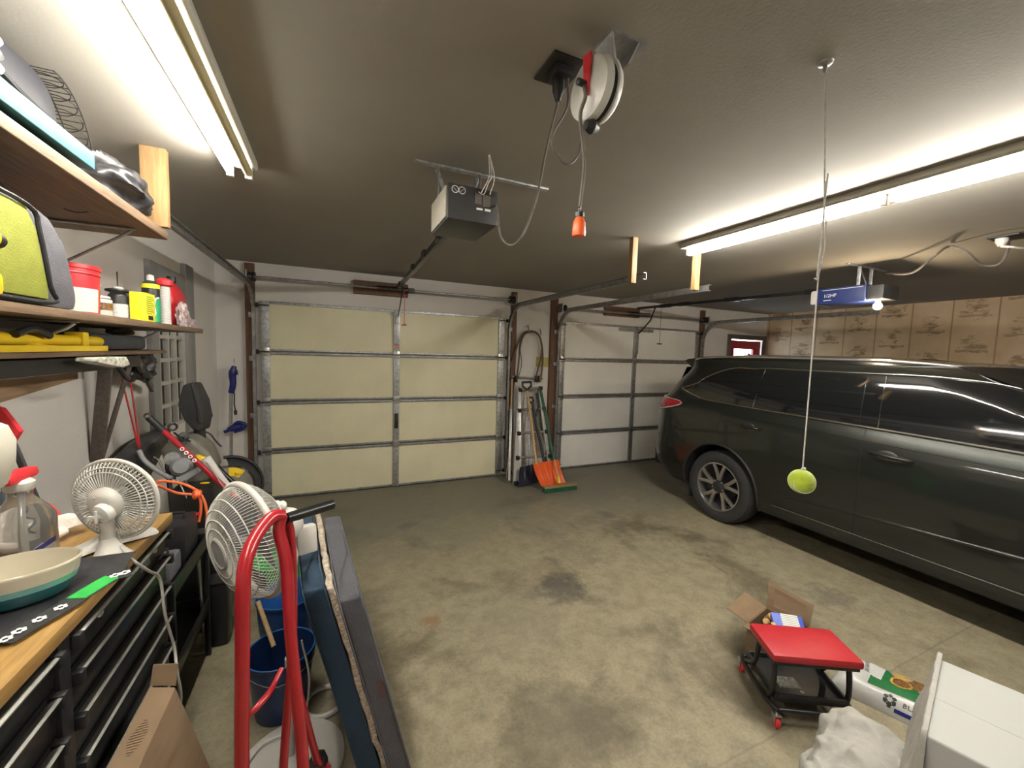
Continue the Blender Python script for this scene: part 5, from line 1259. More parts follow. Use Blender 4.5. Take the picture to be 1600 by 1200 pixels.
part('axle', MB().cyl((.32, -3.553, .105), (.64, -3.497, .105), .008), 'steel', ht)

# ================================================================== CLUSTER BEYOND THE TOOL CHEST
yC = -2.05
sb_ = thing('snow_blower', 'olive grey snow blower with tall black chute beside left wall', 'snow blower', (-.12, -2.0, 0))
ch = [at(u, v, 'y', -1.95) for u, v in ((288, 600), (303, 596), (317, 625), (320, 652), (318, 672), (305, 672), (290, 655), (280, 632))]
m = MB().prism([p+Vector((0, -.05, 0)) for p in ch], (.03, .10, .0), .022); part('chute_deflector', m, 'rubber', sb_, ang=70)
part('chute_fold', MB().tube([at(300, 600, 'y', -2.015), at(308, 630, 'y', -2.02), at(312, 660, 'y', -2.01)], .008, 8, smooth=5), 'rubber', sb_)
part('chute_neck', MB().tube([at(312, 668, 'y', -1.93), at(313, 690, 'y', -1.93)], .03, 16), 'black', sb_)
part('chute_rod', MB().tube([at(313, 688, 'y', -1.93), at(345, 735, 'y', -1.98), at(402, 785, 'y', -2.08)], .014, 10, smooth=4), 'blackmetal', sb_)
part('control_cable', MB().tube([at(313, 672, 'y', -1.9), at(328, 678, 'y', -1.9), at(338, 690, 'y', -1.9), at(346, 698, 'y', -1.9)], .005, 8, smooth=5), 'black', sb_)
body_pts = [at(u, v, 'y', -2.12) for u, v in ((248, 705), (262, 690), (300, 684), (325, 706), (338, 738), (318, 758), (282, 762), (262, 744))]
part('engine_cover', MB().prism([p+Vector((0, 0, 0)) for p in body_pts], (-.02, .26, 0), .03), 'mower', sb_, ang=70)
part('silver_guard', MB().tube([at(217, 704, 'y', -2.26), at(228, 722, 'y', -2.28), at(262, 745, 'y', -2.28), at(268, 745, 'y', -2.26)], .012, 10, smooth=6), 'palegrey', sb_)
part('chrome_lever', MB().tube([at(240, 714, 'y', -2.3), at(247, 718, 'y', -2.3), at(258, 737, 'y', -2.3)], .005, 8), 'chrome', sb_)
part('cylinder_head', MB().lathe([(0, 0), (.04, 0), (.05, .02), (.05, .07), (.035, .09), (0, .09)], at(285, 730, 'y', -2.2), (.2, -1, .3), 24), 'palegrey', sb_)
part('muffler', MB().lathe([(0, 0), (.03, 0), (.035, .015), (.035, .05), (0, .055)], at(272, 715, 'y', -2.2), (.1, -1, .1), 20), 'galv', sb_)
m = MB()
for k in range(5): m.torus(at(287, 682+k*.5, 'y', -2.14)+Vector((0, -.008*k, 0)), .022-.002*k, .004, (.2, -1, .2), 20, 6)
part('recoil_coil', m, 'black', sb_)
part('pull_handle', MB().torus(at(270, 667, 'y', -2.2), .018, .006, (.5, -1, 0), 20, 8).tube([at(272, 676, 'y', -2.2), at(280, 682, 'y', -2.17), at(298, 690, 'y', -2.15)], .005, 6), 'black', sb_)
part('fuel_tray', MB().prism([at(u, v, 'y', -2.34) for u, v in ((272, 750), (308, 732), (312, 738), (290, 752), (274, 756))], (.0, .06, 0), .006), 'palegrey', sb_)
m = MB()
for u, v, s_ in ((310, 715, .03), (325, 765, .035), (318, 780, .03), (300, 740, .024)): m.obox(at(u, v, 'y', -2.24), (s_, s_*1.4, s_*1.2), Matrix.Rotation(u, 3, 'X'), .006)
for k, (u, v) in enumerate(((313, 718), (322, 760), (316, 782))):
    part('yellow_cover', MB().obox(at(u, v, 'y', -2.16), (.06, .05, .045), Matrix.Rotation(.4+k, 3, 'Z') @ Matrix.Rotation(.5, 3, 'Y'), .012), 'yellow', sb_)
part('engine_block', MB().box((-.14, -2.26, .62), (.06, -2.02, .86), .03), 'darkmetal', sb_)
for a, b in (((322, 722), (350, 762)), ((276, 745), (292, 778)), ((288, 750), (308, 770))):
    part('wire_rod', MB().tube([at(*a, 'y', -2.36), at(*b, 'y', -2.38)], .003, 6), 'chrome', sb_)
part('auger_housing', MB().prism([(-.18, -1.75, .02), (.10, -1.75, .02), (.10, -1.75, .40), (-.03, -1.75, .52), (-.18, -1.75, .45)], (0, -.5, 0), .02), 'blackmetal', sb_)
part('handlebar', MB().tube([(-.12, -2.24, .5), (-.15, -2.2, .85), (-.20, -2.05, .98), (-.18, -1.95, 1.0)], .012, 10, smooth=5), 'darkmetal', sb_)
for y in (-1.86, -2.18): part('wheel', MB().lathe([(.05, -.03), (.14, -.035), (.165, 0), (.14, .035), (.05, .03)], (.14 if 0 else -.215, y, .165), (1, 0, 0), 28), 'rubber', sb_)
dk = [at(u, v, 'x', xx) for u, v, xx in ((150, 770, -.37), (158, 728, -.37), (205, 690, -.35), (250, 668, -.33), (262, 690, -.28), (232, 745, -.26), (225, 775, -.26))]
m = MB().prism([Vector((p.x if 0 else -.365, p.y, p.z)) for p in dk], (.10, 0, 0), .025)
solo('black_cover', m, 'fabricblack', 'black folded cover leaning on the left wall above chest end', 'cover', ang=60)
# round guard with yellow label
gm = thing('leaf_mulcher', 'round grey and black machine with yellow label in left corner', 'machine', (.06, -1.55, 0))
gc_ = at(357, 762, 'y', -1.6); gd = Vector((.35, -.93, .1)).normalized(); gf = frame(gd)
def gp(r, a, h=0): return gc_ + gf @ Vector((r*math.cos(a), r*math.sin(a), h))
part('disc_cover', MB().lathe([(0, .03), (.13, .03), (.15, .02), (.15, -.06), (0, -.06)], gc_, gd, 44), 'mower', gm)
m = MB(); m.sheet(26, 5, lambda u, v: gp(.155+.05*math.sin(PI*v)*.3+.045*v, R(-50)+R(140)*u, .045*math.cos(PI*v)-.01), .006); part('black_hood', m, 'rubber', gm, ang=60)
part('outer_hoop', MB().tube([gp(.215, R(-55)+R(150)*i/20, -.02) for i in range(21)], .012, 10), 'black', gm)
part('silver_edge', MB().tube([gp(.155, R(60)+R(80)*i/14, .03) for i in range(15)], .004, 8), 'chrome', gm)
m = MB(); m.sheet(12, 4, lambda u, v: gp(.085+.06*v, R(48)+R(42)*u, .0322), .001); part('yellow_label', m, 'yellow', gm)
text('bo', .035, gp(.088, R(68), .0332), gf @ Vector((1, -.1, 0)), gd, 'ink', gm, th=.0003)
part('stand', MB().box((gc_.x-.10, -1.66, 0), (gc_.x+.13, -1.42, gc_.z-.10), .02), 'blackmetal', gm)
# red pole
rpz = thing('snow_shovel_pole', 'red pole with black ribbed grip and white letters, leaning at left', 'pole', at(330, 742, 'y', -2.36))
q0, q1 = at(232, 652, 'y', -2.36), at(332, 744, 'y', -2.36)
part('black_grip', MB().tube([q0, q0.lerp(q1, .22)], .0165, 16), 'black', rpz)
part('hang_loop', MB().torus(q0-(q1-q0).normalized()*.008, .012, .004, (0, -1, .2), 20, 8), 'black', rpz)
part('shaft', MB().tube([q0.lerp(q1, .2), q1, q1+(q1-q0)*.8], .0135, 14), 'red', rpz)
for k in range(4):
    p = q0.lerp(q1, .52+k*.065)+Vector((.001, -.0142, .002)); dd = (q1-q0).normalized()
    part('white_letter_mark', MB().torus(p, .0075, .003, (0, -1, .15), 14, 5), 'whiteink', rpz)
solo('rolled_paper_tube', MB().tube([at(320, 716, 'y', -2.30), at(338, 738, 'y', -2.30), at(372, 782, 'y', -2.32)], .022, 18, radii=[.028, .02, .02]), 'paper', 'white paper roll leaning right of the red pole', 'tube')
oc = thing('extension_cord', 'orange extension cord looped over the black crate beside desk fan', 'cord', at(318, 800, 'y', -2.5))
part('loose_loop', MB().tube([at(246, 752, 'y', -2.6), at(262, 752, 'y', -2.55), at(285, 756, 'y', -2.5), at(305, 765, 'y', -2.5), at(318, 780, 'y', -2.5), at(323, 800, 'y', -2.5), at(323, 815, 'y', -2.5)], .0065, 8, smooth=6).tube([at(246, 758, 'y', -2.6), at(275, 770, 'y', -2.52), at(300, 773, 'y', -2.5), at(312, 778, 'y', -2.5), at(314, 795, 'y', -2.5), at(311, 815, 'y', -2.5)], .0065, 8, smooth=6), 'orangecord', oc)
part('cord_bundle', blob(MB(), at(307, 772, 'y', -2.51), (.02, .02, .025), .2, 4, 1, 16), 'orange', oc)
part('red_tag', MB().obox(at(309, 803, 'y', -2.53), (.02, .004, .014), Matrix.Identity(3), .001), 'redplastic', oc)
# black crates and clutter on the floor
cr = thing('storage_rack', 'black storage rack of tools standing beyond the tool chest', 'rack', (-.08, -2.65, 0))
for x in (-.30, .065): 
    for y in (-2.95, -2.45): part('leg', MB().box((x-.012, y-.012, 0), (x+.012, y+.012, .66), .003), 'blackmetal', cr)
for z in (.25, .60): part('tray', MB().box((-.31, -2.96, z), (.075, -2.44, z+.012), .003).box((-.31, -2.96, z), (.075, -2.95, z+.07), .002).box((-.31, -2.45, z), (.075, -2.44, z+.07), .002).box((.066, -2.96, z), (.075, -2.44, z+.07), .002), 'blackmetal', cr)
for k, (x0, y0, z0, x1, y1, z1, mt, lb_) in enumerate(((-.28, -2.92, .615, -.12, -2.7, .78, 'black', 'black tool pouch in the rack tray, beside the chest end'), (-.10, -2.9, .615, .05, -2.75, .74, 'greynylon', 'dark grey tool box at the front of the rack tray'), (-.10, -2.70, .615, .05, -2.50, .82, 'black', 'black power tool standing upright in the rack tray'), (-.26, -2.64, .615, -.13, -2.48, .80, 'greyplastic', 'dark slate case at the back of the rack tray'))):
    c3 = Vector(((x0+x1)/2, (y0+y1)/2, (z0+z1)/2))
    o = solo('tool_case', MB().box((x0, y0, z0), (x1, y1, z1), .02), mt, lb_, 'tool case')
    part('handle', MB().tube([(x0+.03, c3.y, z1-.004), (x0+.03, c3.y, z1+.03), (x1-.03, c3.y, z1+.03), (x1-.03, c3.y, z1-.004)], .008, 8), 'black', o)
tl_ = solo('pry_bar', MB().tube([(.035, -2.40, .02), (.055, -2.52, .40), (.06, -2.56, .62)], .008, 8), 'steel', 'thin steel bar leaning on the black rack', 'bar')
for k, (x, y, w2, d2, h, lab) in enumerate(((-.2, -2.7, .2, .4, .24, 'low black bin under the storage rack'), (.10, -2.35, .09, .11, .36, 'small black canister standing on floor past the rack'))):
    o = solo('black_bin', MB().box((x-w2/2, y-d2/2, 0.0), (x+w2/2, y+d2/2, h), .02), 'blackmetal', lab, 'bin')
    part('lid', MB().box((x-w2/2-.005, y-d2/2-.005, h-.001), (x+w2/2+.005, y+d2/2+.005, h+.01), .004), 'black', o)

# blue string trimmer hanging on the back wall
st_ = thing('string_trimmer', 'dark blue string trimmer hanging on wall left of cream door', 'string trimmer', at(365, 700, 'y', -.06))
def W(u, v, y=-.08): return at(u, v, 'y', y)
part('handle_grip', MB().tube([W(366, 572), W(363, 585), W(364, 600), W(361, 614)], .032, 14, smooth=5, radii=[.02, .035, .03, .028, .026]), 'blue', st_)
part('trigger', MB().obox(W(369, 582), (.03, .02, .05), Matrix.Identity(3), .006), 'blue', st_)
part('shaft', MB().tube([W(361, 614), W(360, 662)], .016, 12).tube([W(361, 670), W(361, 712), W(360, 745)], .014, 12), 'steel', st_)
part('power_lead', MB().tube([W(366, 614), W(366, 632), W(368, 642)], .006, 8).lathe([(0, 0), (.012, 0), (.016, .03), (.01, .05), (0, .05)], W(368, 648, -.08), (0, 0, 1), 12), 'black', st_)
part('assist_handle', MB().tube([W(350, 675), W(356, 673), W(362, 668), W(371, 660), W(383, 663), W(380, 670), W(366, 675)], .016, 10, smooth=5), 'blue', st_)
part('motor_head', MB().ball(W(367, 668), 1, 18, (.075, .04, .035), Matrix.Rotation(R(-18), 3, 'Y')), 'blue', st_)
part('wall_hook', MB().tube([W(366, 560, .028), W(366, 566, -.05), W(366, 572, -.06)], .005, 6), 'steel', st_)
part('line_head', MB().lathe([(0, 0), (.05, 0), (.055, .03), (.02, .05), (0, .05)], W(360, 752, -.08), (0, 0, 1), 20), 'blue', st_)

# ================================================================== BETWEEN THE TWO GARAGE DOORS
def Q(u, v, y): return at(u, v, 'y', y)
ld = thing('folding_ladder', 'folded aluminium ladder with black hinges between the garage doors', 'ladder', (3.03, -.25, 0))
def yl(v): return -.07-.36*(v-600)/150
def LQ(u, v): return Q(u, v, yl(v))
Lt, Lb, Rt, Rb = LQ(810, 606), LQ(808, 757), LQ(845, 612), LQ(868, 742)
Lt2, Lb2 = LQ(806, 620), LQ(802, 752)
def rail2(a, b, w_, d_, nm='side_rail', mt='alum'):
    m = MB(); bar(m, a, b, d_, w_, .004); return part(nm, m, mt, ld)
for a, b, w_ in ((LQ(811, 604), LQ(812, 745), .028), (LQ(843, 610), LQ(861, 742), .024)): rail2(Vector((a.x, a.y, a.z)), Vector((b.x, b.y, .02)), w_, .045)
a, b = LQ(804, 690), LQ(806, 757); 
part('flared_foot_rail', MB().prism([LQ(808, 640), LQ(812, 640), LQ(811, 748), LQ(802, 758)], (0, .03, 0), .004), 'white', ld)
rail2(LQ(800, 640)+Vector((0, .03, 0)), LQ(797, 752)+Vector((0, .03, 0)), .024, .03)
for v, u0, u1 in ((609, 812, 844), (641, 811, 849), (677, 810, 853), (715, 808, 858)):
    p, q = LQ(u0, v), LQ(u1, v-3); part('rung', MB().tube([p, q], .016, 12), 'galv', ld)
    for e_ in (p, q): part('hinge_block', MB().obox(e_+Vector((0, -.012, 0)), (.045, .05, .05), Matrix.Identity(3), .008), 'black', ld)
for (u, v) in ((826, 612), (832, 650), (836, 690)): part('inner_rail', MB().tube([LQ(u, v)+Vector((.0, .03, 0)), LQ(u+4, 740)+Vector((0, .03, 0))], .012, 8), 'galv', ld)
part('foot_cap', MB().obox(LQ(806, 757)+Vector((0, 0, .02)), (.06, .06, .04), Matrix.Identity(3), .01), 'black', ld)
# hoses on hooks
hk = thing('hose_loop', 'brown and black hoses looped over wall hooks above the ladder', 'hose', Q(825, 515, -.03))
def HQ(pts, y=-.05): return [Q(u, v, y) for u, v in pts]
part('hose', MB().tube(HQ([(793, 580), (800, 565), (808, 540), (816, 523), (826, 518), (838, 520), (845, 532), (848, 560), (845, 592)]), .014, 8, smooth=7), 'hose', hk)
part('hose', MB().tube(HQ([(808, 590), (811, 560), (813, 535), (820, 522), (832, 518), (842, 524), (847, 545), (842, 570), (837, 590)], -.065), .012, 8, smooth=7), 'cable', hk)
part('thin_lead', MB().tube(HQ([(810, 590), (815, 568), (813, 545), (818, 526), (826, 519), (840, 522), (846, 535), (844, 560), (838, 585)], -.08), .005, 6, smooth=7), 'hose', hk)
part('black_tail', MB().tube(HQ([(793, 580), (792, 600), (794, 612), (797, 617)]), .009, 8, smooth=5), 'black', hk)
for u, v in ((825, 510), (844, 515)): part('wall_hook', MB().tube([Q(u, v, .03), Q(u, v-1, -.02), Q(u+1, v+8, -.09), Q(u+1, v+3, -.11)], .008, 8), 'galv', hk)
tl = thing('tool_rail', 'steel wall rail with clips holding tool handles', 'tool rail', Q(822, 592, -.03))
part('bar', MB().tube([Q(797, 588, -.03), Q(848, 592, -.03)], .012, 8), 'galv', tl)
for u in (796, 806, 838, 843): part('clip', MB().obox(Q(u, 592 if u > 800 else 589, -.05), (.03, .06, .09), Matrix.Identity(3), .006), 'darkmetal' if u < 840 else 'shelfwood', tl)
solo('yellow_sign', MB().box((Q(838, 560, .02).x, .022, Q(838, 573, .02).z), (3.455, .029, Q(838, 558, .02).z), .001), M('faded_yellow_card', (.52, .48, .16), .7, var=.12), 'faded yellow card pinned on the wall behind the hoses', 'sign')
# brown poles left of the ladder
for k, (a, b, y, r_, mt, lab) in enumerate((((800, 592), (796, 745), -.16, .014, 'tool_h', 'thin brown pole standing at the left of the folded ladder'), ((804, 600), (800, 735), -.12, .010, 'palegrey', 'pale rod between the brown pole and folded ladder'))):
    p, q = Q(*a, -.05), Q(*b, y); solo('garden_pole', MB().tube([p, q], r_, 8), mt, lab, 'pole')
ht2 = thing('hand_tool', 'red handled tool low beside the left foot of the ladder', 'hand tool', Q(796, 720, -.2))
part('red_grip', MB().tube([Q(798, 700, -.2), Q(795, 715, -.2)], .014, 8), 'redplastic', ht2); part('shank', MB().tube([Q(795, 715, -.2), Q(791, 748, -.22)], .008, 8), 'steel', ht2)
# shovels
def dgrip(t, top, nxt, mat, w_=.075, h=.12, r=.014, name='d_grip'):
    top, nxt = Vector(top), Vector(nxt); ax = (top-nxt).normalized(); sx_ = Vector((1, 0, .05)).normalized()
    P = [nxt, nxt+ax*.02, nxt+ax*(h*.55)-sx_*w_*.8, nxt+ax*h-sx_*w_*.75, nxt+ax*h+sx_*w_*.75, nxt+ax*(h*.55)+sx_*w_*.8, nxt+ax*.02]
    m = MB().tube([nxt, nxt+ax*.02, nxt+ax*(h*.6)-sx_*w_*.62, nxt+ax*h-sx_*w_*.6], r, 10).tube([nxt, nxt+ax*.02, nxt+ax*(h*.6)+sx_*w_*.62, nxt+ax*h+sx_*w_*.6], r, 10).tube([nxt+ax*h-sx_*w_*.68, nxt+ax*h+sx_*w_*.68], r*1.1, 10)
    part(name, m, mat, t)
def blade(t, pts, mat, name='blade', curve=.05, ribs=5, n=(18, 14)):
    """pts: TL TR BR BL corners; bows away from the camera and is ribbed"""
    TL, TR, BR, BL = [Vector(p) for p in pts]; nrm = (TR-TL).cross(BL-TL).normalized()
    if nrm.y > 0: nrm = -nrm
    m = MB()
    def fn(u, v):
        p = TL.lerp(TR, u).lerp(BL.lerp(BR, u), v)
        return p - nrm*(curve*math.sin(PI*v)*.6) - nrm*(curve*.5*(1-(2*u-1)**2)) + nrm*.006*max(0, math.cos(u*PI*2*ribs))**3*(v < .75)
    m.sheet(max(n[0], ribs*10), n[1], fn, .004); part(name, m, mat, t, ang=50)
s_or = thing('snow_shovel', 'orange snow shovel with wooden shaft and black grip, leaning on ladder', 'shovel', Q(850, 760, -.75))
part('shaft', MB().tube([Q(824, 611, -.24), Q(829, 650, -.38), Q(834, 690, -.53), Q(838, 726, -.66)], .0165, 12), 'tool_h', s_or)
part('ferrule', MB().tube([Q(834, 697, -.555), Q(836, 712, -.61)], .020, 12), 'tool_h', s_or)
dgrip(s_or, Q(823, 598, -.2), Q(824, 612, -.24), 'black', .1, .13, .015)
blade(s_or, [Q(832, 724, -.66), Q(873, 718, -.66), Q(884, 754, -.74), Q(846, 760, -.77)], 'orange', curve=.05, ribs=4)
s_bk = thing('snow_shovel', 'black snow shovel standing behind the orange shovel', 'shovel', Q(825, 758, -.5))
part('shaft', MB().tube([Q(832, 630, -.28), Q(838, 665, -.36), Q(847, 705, -.45), Q(850, 722, -.5)], .017, 12), 'black', s_bk)
dgrip(s_bk, Q(828, 622, -.24), Q(832, 632, -.28), 'black', .06, .10, .012)
part('shaft_brace', MB().tube([Q(838, 614, -.24), Q(841, 635, -.30), Q(836, 655, -.34)], .014, 8), 'black', s_bk)
blade(s_bk, [Q(812, 730, -.46), Q(842, 722, -.46), Q(845, 752, -.56), Q(811, 760, -.60)], M('blue_black_plastic', (.02, .025, .045), .35), curve=.04, ribs=3)
gt = thing('garden_spade', 'dark green flat tool leaning behind the push broom handle', 'garden tool', Q(848, 700, -.16))
part('panel', MB().prism([Q(840, 606, -.10), Q(846, 606, -.10), Q(858, 660, -.16), Q(862, 700, -.2), (Q(862, 700, -.2)+Vector((-.08, 0, -.02))), Q(842, 660, -.16)], (0, .012, 0), .002), M('faded_green_paint', (.10, .14, .11), .6), gt)
part('stem', MB().tube([Q(860, 700, -.2), Q(864, 738, -.28)], .012, 8), 'darkgreen', gt)
pb = thing('push_broom', 'green push broom with thin green handle in front of the orange shovel', 'broom', Q(875, 766, -.82))
part('handle', MB().tube([Q(843, 606, -.14), Q(852, 650, -.38), Q(862, 700, -.62), Q(866, 718, -.70)], .012, 10), 'darkgreen', pb)
part('lower_handle', MB().tube([Q(865.5, 715, -.685), Q(870, 735, -.76), Q(873, 748, -.81)], .012, 10), 'tool_h', pb)
part('socket', MB().tube([Q(872.5, 745, -.80), Q(874, 755, -.83)], .02, 12), 'yellow', pb)
b0, b1 = at(850, 762, 'z', .065), at(900, 756, 'z', .065); dx_ = (b1-b0).normalized(); zx = Matrix((dx_, Vector((-dx_.y, dx_.x, 0)), Vector((0, 0, 1)))).transposed()
part('block', MB().obox((b0+b1)/2, ((b1-b0).length, .06, .026), zx, .005), 'pine', pb)
m = MB(); L_ = (b1-b0).length
for i in range(26):
    for j in range(3):
        p = b0+dx_*(L_*(i+.5)/26)+zx @ Vector((0, -.022+.022*j, -.012)); m.tube([p, p+Vector((.002*nz(i, j, 1), -.004+.004*j, -.050))], .0095, 5, radii=[.0085, .0105])
part('bristles', m, 'darkgreen', pb, kind='stuff')

# ================================================================== RIGHT FOREGROUND
# rolling mechanic's seat
ms = thing('creeper_seat', 'low rolling mechanic seat, red padded top over black tray', 'rolling seat', (2.74, -3.84, 0))
E1 = Vector((.875, -.484, 0)).normalized(); E2 = Vector((.484, .875, 0)); SC = Vector((2.74, -3.84, 0)); SR = Matrix((E1, E2, Vector((0, 0, 1)))).transposed()
def S(a, b, z): return SC+E1*a+E2*b+Vector((0, 0, z))
TC = Vector((2.708, -3.885, 0)); ta, tb2 = (TC-SC).dot(E1), (TC-SC).dot(E2)
part('padded_top', MB().obox(S(ta, tb2, .325), (.385, .225, .036), SR, .012), 'redvinyl', ms)
part('seat_pan', MB().obox(S(ta, tb2, .298), (.365, .205, .018), SR, .003), 'blackmetal', ms)
m = MB(); m.obox(S(0, 0, .105), (.30, .26, .01), SR, .004)
for a, b, lx, ly in ((0, .135, .30, .012), (0, -.135, .30, .012), (.155, 0, .012, .28), (-.155, 0, .012, .28)): m.obox(S(a, b, .118), (lx, ly, .034), SR, .004)
part('tool_tray', m, 'black', ms)
for sy in (-1, 1):
    P = [S(-.185, sy*.155, .085), S(-.06, sy*.165, .085), S(.06, sy*.165, .085), S(.19, sy*.155, .085)]
for sx_ in (-1, 1):
    P = [S(sx_*.175, -.155, .085), S(sx_*.185, -.05, .085), S(sx_*.185, .05, .085), S(sx_*.175, .155, .085)]
    P = [S(sx_*.16, -.17, .082), S(sx_*.18, -.12, .084), S(sx_*.185, 0, .085), S(sx_*.18, .12, .084), S(sx_*.16, .17, .082)]
    part('base_rail', MB().tube(P, .011, 10, smooth=5), 'blackmetal', ms)
    P = [S(sx_*.17, -.10, .088), S(ta+sx_*.165, tb2-.075, .16), S(ta+sx_*.16, tb2-.07, .27), S(ta+sx_*.155, tb2-.06, .29), S(ta+sx_*.155, tb2+.06, .29), S(ta+sx_*.16, tb2+.07, .27), S(ta+sx_*.165, tb2+.085, .16), S(sx_*.17, .12, .088)]
    part('leg_hoop', MB().tube(P, .0115, 10, smooth=4), 'blackmetal', ms)
for sy in (-1, 1): part('side_rail', MB().tube([S(-.165, sy*.165, .083), S(.165, sy*.165, .083)], .010, 10), 'blackmetal', ms)
for a, b in ((-.165, -.165), (-.165, .165), (.165, -.165), (.165, .165)):
    c_ = part('caster', MB().obox(S(a, b, .062), (.03, .034, .008), SR, .002).obox(S(a-.014, b, .042), (.003, .03, .04), SR, .001).obox(S(a+.014, b, .042), (.003, .03, .04), SR, .001).tube([S(a, b, .062), S(a, b, .084)], .006, 8), 'steel', ms)
    part('caster_wheel', MB().lathe([(0, -.010), (.022, -.010), (.026, -.006), (.026, .006), (.022, .010), (0, .010)], S(a, b, .026), E1, 20), 'redplastic', c_)
part('sticker', MB().obox(S(-.05, -.03, .1108), (.10, .07, .0012), SR), M('worn_sticker', (.22, .22, .2), .5, var=.5, scale=70, c2=(.08, .08, .08)), ms)
part('washer', MB().lathe([(0, 0), (.010, 0), (.010, .002), (0, .002)], S(-.01, -.085, .111), n=14), 'palegrey', ms)
# open carton with offcuts
bxn = thing('open_cardboard_box', 'small open cardboard box of brass pieces behind the red seat', 'box', (2.96, -3.62, 0))
A_, B_, C_, D_ = Vector((2.805, -3.545, 0)), Vector((3.05, -3.49, 0)), Vector((3.105, -3.70, 0)), Vector((2.87, -3.735, 0))
def wallp(p, q, z0, z1, th=.004):
    n_ = (q-p).cross(Vector((0, 0, 1))).normalized()*th; return [p+Vector((0, 0, z0)), q+Vector((0, 0, z0)), q+n_+Vector((0, 0, z0)), p+n_+Vector((0, 0, z0)), p+Vector((0, 0, z1)), q+Vector((0, 0, z1)), q+n_+Vector((0, 0, z1)), p+n_+Vector((0, 0, z1))]
m = MB()
for p, q in ((A_, B_), (B_, C_), (C_, D_), (D_, A_)): m.hexa(wallp(p, q, .002, .185))
m.hexa([A_+Vector((0, 0, .001)), B_+Vector((0, 0, .001)), C_+Vector((0, 0, .001)), D_+Vector((0, 0, .001)), A_+Vector((0, 0, .005)), B_+Vector((0, 0, .005)), C_+Vector((0, 0, .005)), D_+Vector((0, 0, .005))])
part('box_body', m, 'card', bxn)
Z_ = Vector((0, 0, .186))
for nm, p, q, o1_, o2_ in (('flap', A_, B_, Vector((-.055, .09, .045)), Vector((-.06, .10, .05))), ('flap', B_, C_, Vector((.06, .035, .13)), Vector((.06, .02, .10))), ('flap', D_, A_, Vector((-.06, -.03, .0)), Vector((-.07, -.02, .01))), ('flap', C_, D_, Vector((.05, -.05, -.06)), Vector((.03, -.05, -.06)))):
    m = MB().prism([p+Z_, q+Z_, q+Z_+o2_, p+Z_+o1_], (0, 0, .0035)); part(nm, m, 'card', bxn)
FITL = ('brass-brown fitting at the left of the pile in open cardboard box', 'brass-brown fitting standing tallest behind the blue packet in the box', 'brass-brown fitting half under the blue packet in the box', 'short brass-brown fitting lowest in the left corner of the box', 'small brass-brown fitting at right of the pile, next to upright flap')
for k, (x, y, z, rx, ln) in enumerate(((2.93, -3.57, .18, .5, .10), (2.98, -3.56, .19, 1.2, .09), (3.0, -3.60, .17, 2.0, .10), (2.90, -3.63, .165, .2, .11), (3.03, -3.63, .175, 2.6, .07))):
    rm = Matrix.Rotation(rx, 3, 'Z') @ Matrix.Rotation(.5+.3*k, 3, 'Y'); c = Vector((x, y, z))
    solo('brass_fitting', MB().tube([c-rm @ Vector((ln/2, 0, 0)), c, c+rm @ Vector((ln/2, 0, 0))], .012, 10).lathe([(0, -.012), (.018, -.012), (.018, .012), (0, .012)], c, rm @ Vector((1, 0, 0)), 8), 'goldfoil', FITL[k], 'fitting', group='brass pieces in the open box')
lc = thing('blue_labelled_carton', 'blue packet with white printed label sticking out of cardboard box', 'packet', (2.98, -3.66, .15))
rmx = Matrix.Rotation(R(-38), 3, 'Z') @ Matrix.Rotation(R(35), 3, 'X')
part('packet', MB().obox((2.985, -3.655, .205), (.155, .10, .016), rmx, .004), M('bright_blue_card', (.03, .09, .55), .4), lc)
part('label', MB().obox(Vector((2.985, -3.655, .205))+rmx @ Vector((.012, 0, .0086)), (.085, .101, .001), rmx), 'print', lc)
# seed bag
sd = thing('seed_bag', 'white and green bag of bird seed lying behind the seat', 'seed bag', (3.2, -4.05, 0))
FL, FR, NR, NL = Vector((3.0, -3.86, 0)), Vector((3.27, -3.80, 0)), Vector((3.47, -4.24, 0)), Vector((3.17, -4.32, 0))
def sb_pt(u, v, top=True, off=0):
    uu = min(1, max(0, u)); vv = min(1, max(0, v))
    p = FL.lerp(FR, uu).lerp(NL.lerp(NR, uu), vv)
    e = (max(0, 1-abs(2*uu-1)**4))*(max(0, 1-abs(2*vv-1)**6)); h = .088*e**.55+.012*nz(uu*3.2, vv*4.2, 2)*e+.010*max(0, nz(uu*7, vv*3, 5))*(vv < .3)*e
    return p+Vector((0, 0, .004+max(0, h)+off if top else .001))
m = MB(); g = m.grid(40, 50, lambda u, v: sb_pt(u, v)); g2 = m.grid(40, 50, lambda u, v: sb_pt(u, v, False))
for i in range(39):
    m.bm.faces.new((g[i][0], g[i+1][0], g2[i+1][0], g2[i][0])); m.bm.faces.new((g[i+1][-1], g[i][-1], g2[i][-1], g2[i+1][-1]))
for j in range(49):
    m.bm.faces.new((g[0][j+1], g[0][j], g2[0][j], g2[0][j+1])); m.bm.faces.new((g[-1][j], g[-1][j+1], g2[-1][j+1], g2[-1][j]))
part('sack', m, 'bagfilm', sd, ang=80)
def patch(name, mat, inside, off, nn=60):
    m = MB(); gg = {}
    for i in range(nn+1):
        for j in range(nn+1):
            gg[i, j] = m.bm.verts.new(sb_pt(i/nn, j/nn, True, off))
    for i in range(nn):
        for j in range(nn):
            if inside((i+.5)/nn, (j+.5)/nn): m.bm.faces.new((gg[i, j], gg[i+1, j], gg[i+1, j+1], gg[i, j+1]))
    bmesh.ops.delete(m.bm, geom=[v for v in m.bm.verts if not v.link_faces], context='VERTS'); return part(name, m, mat, sd, ang=80)
patch('green_print', 'seedgreen', lambda u, v: u < .96 and u > .19 and v > .28 and (v > .36 or u < .40), .0012, 100)
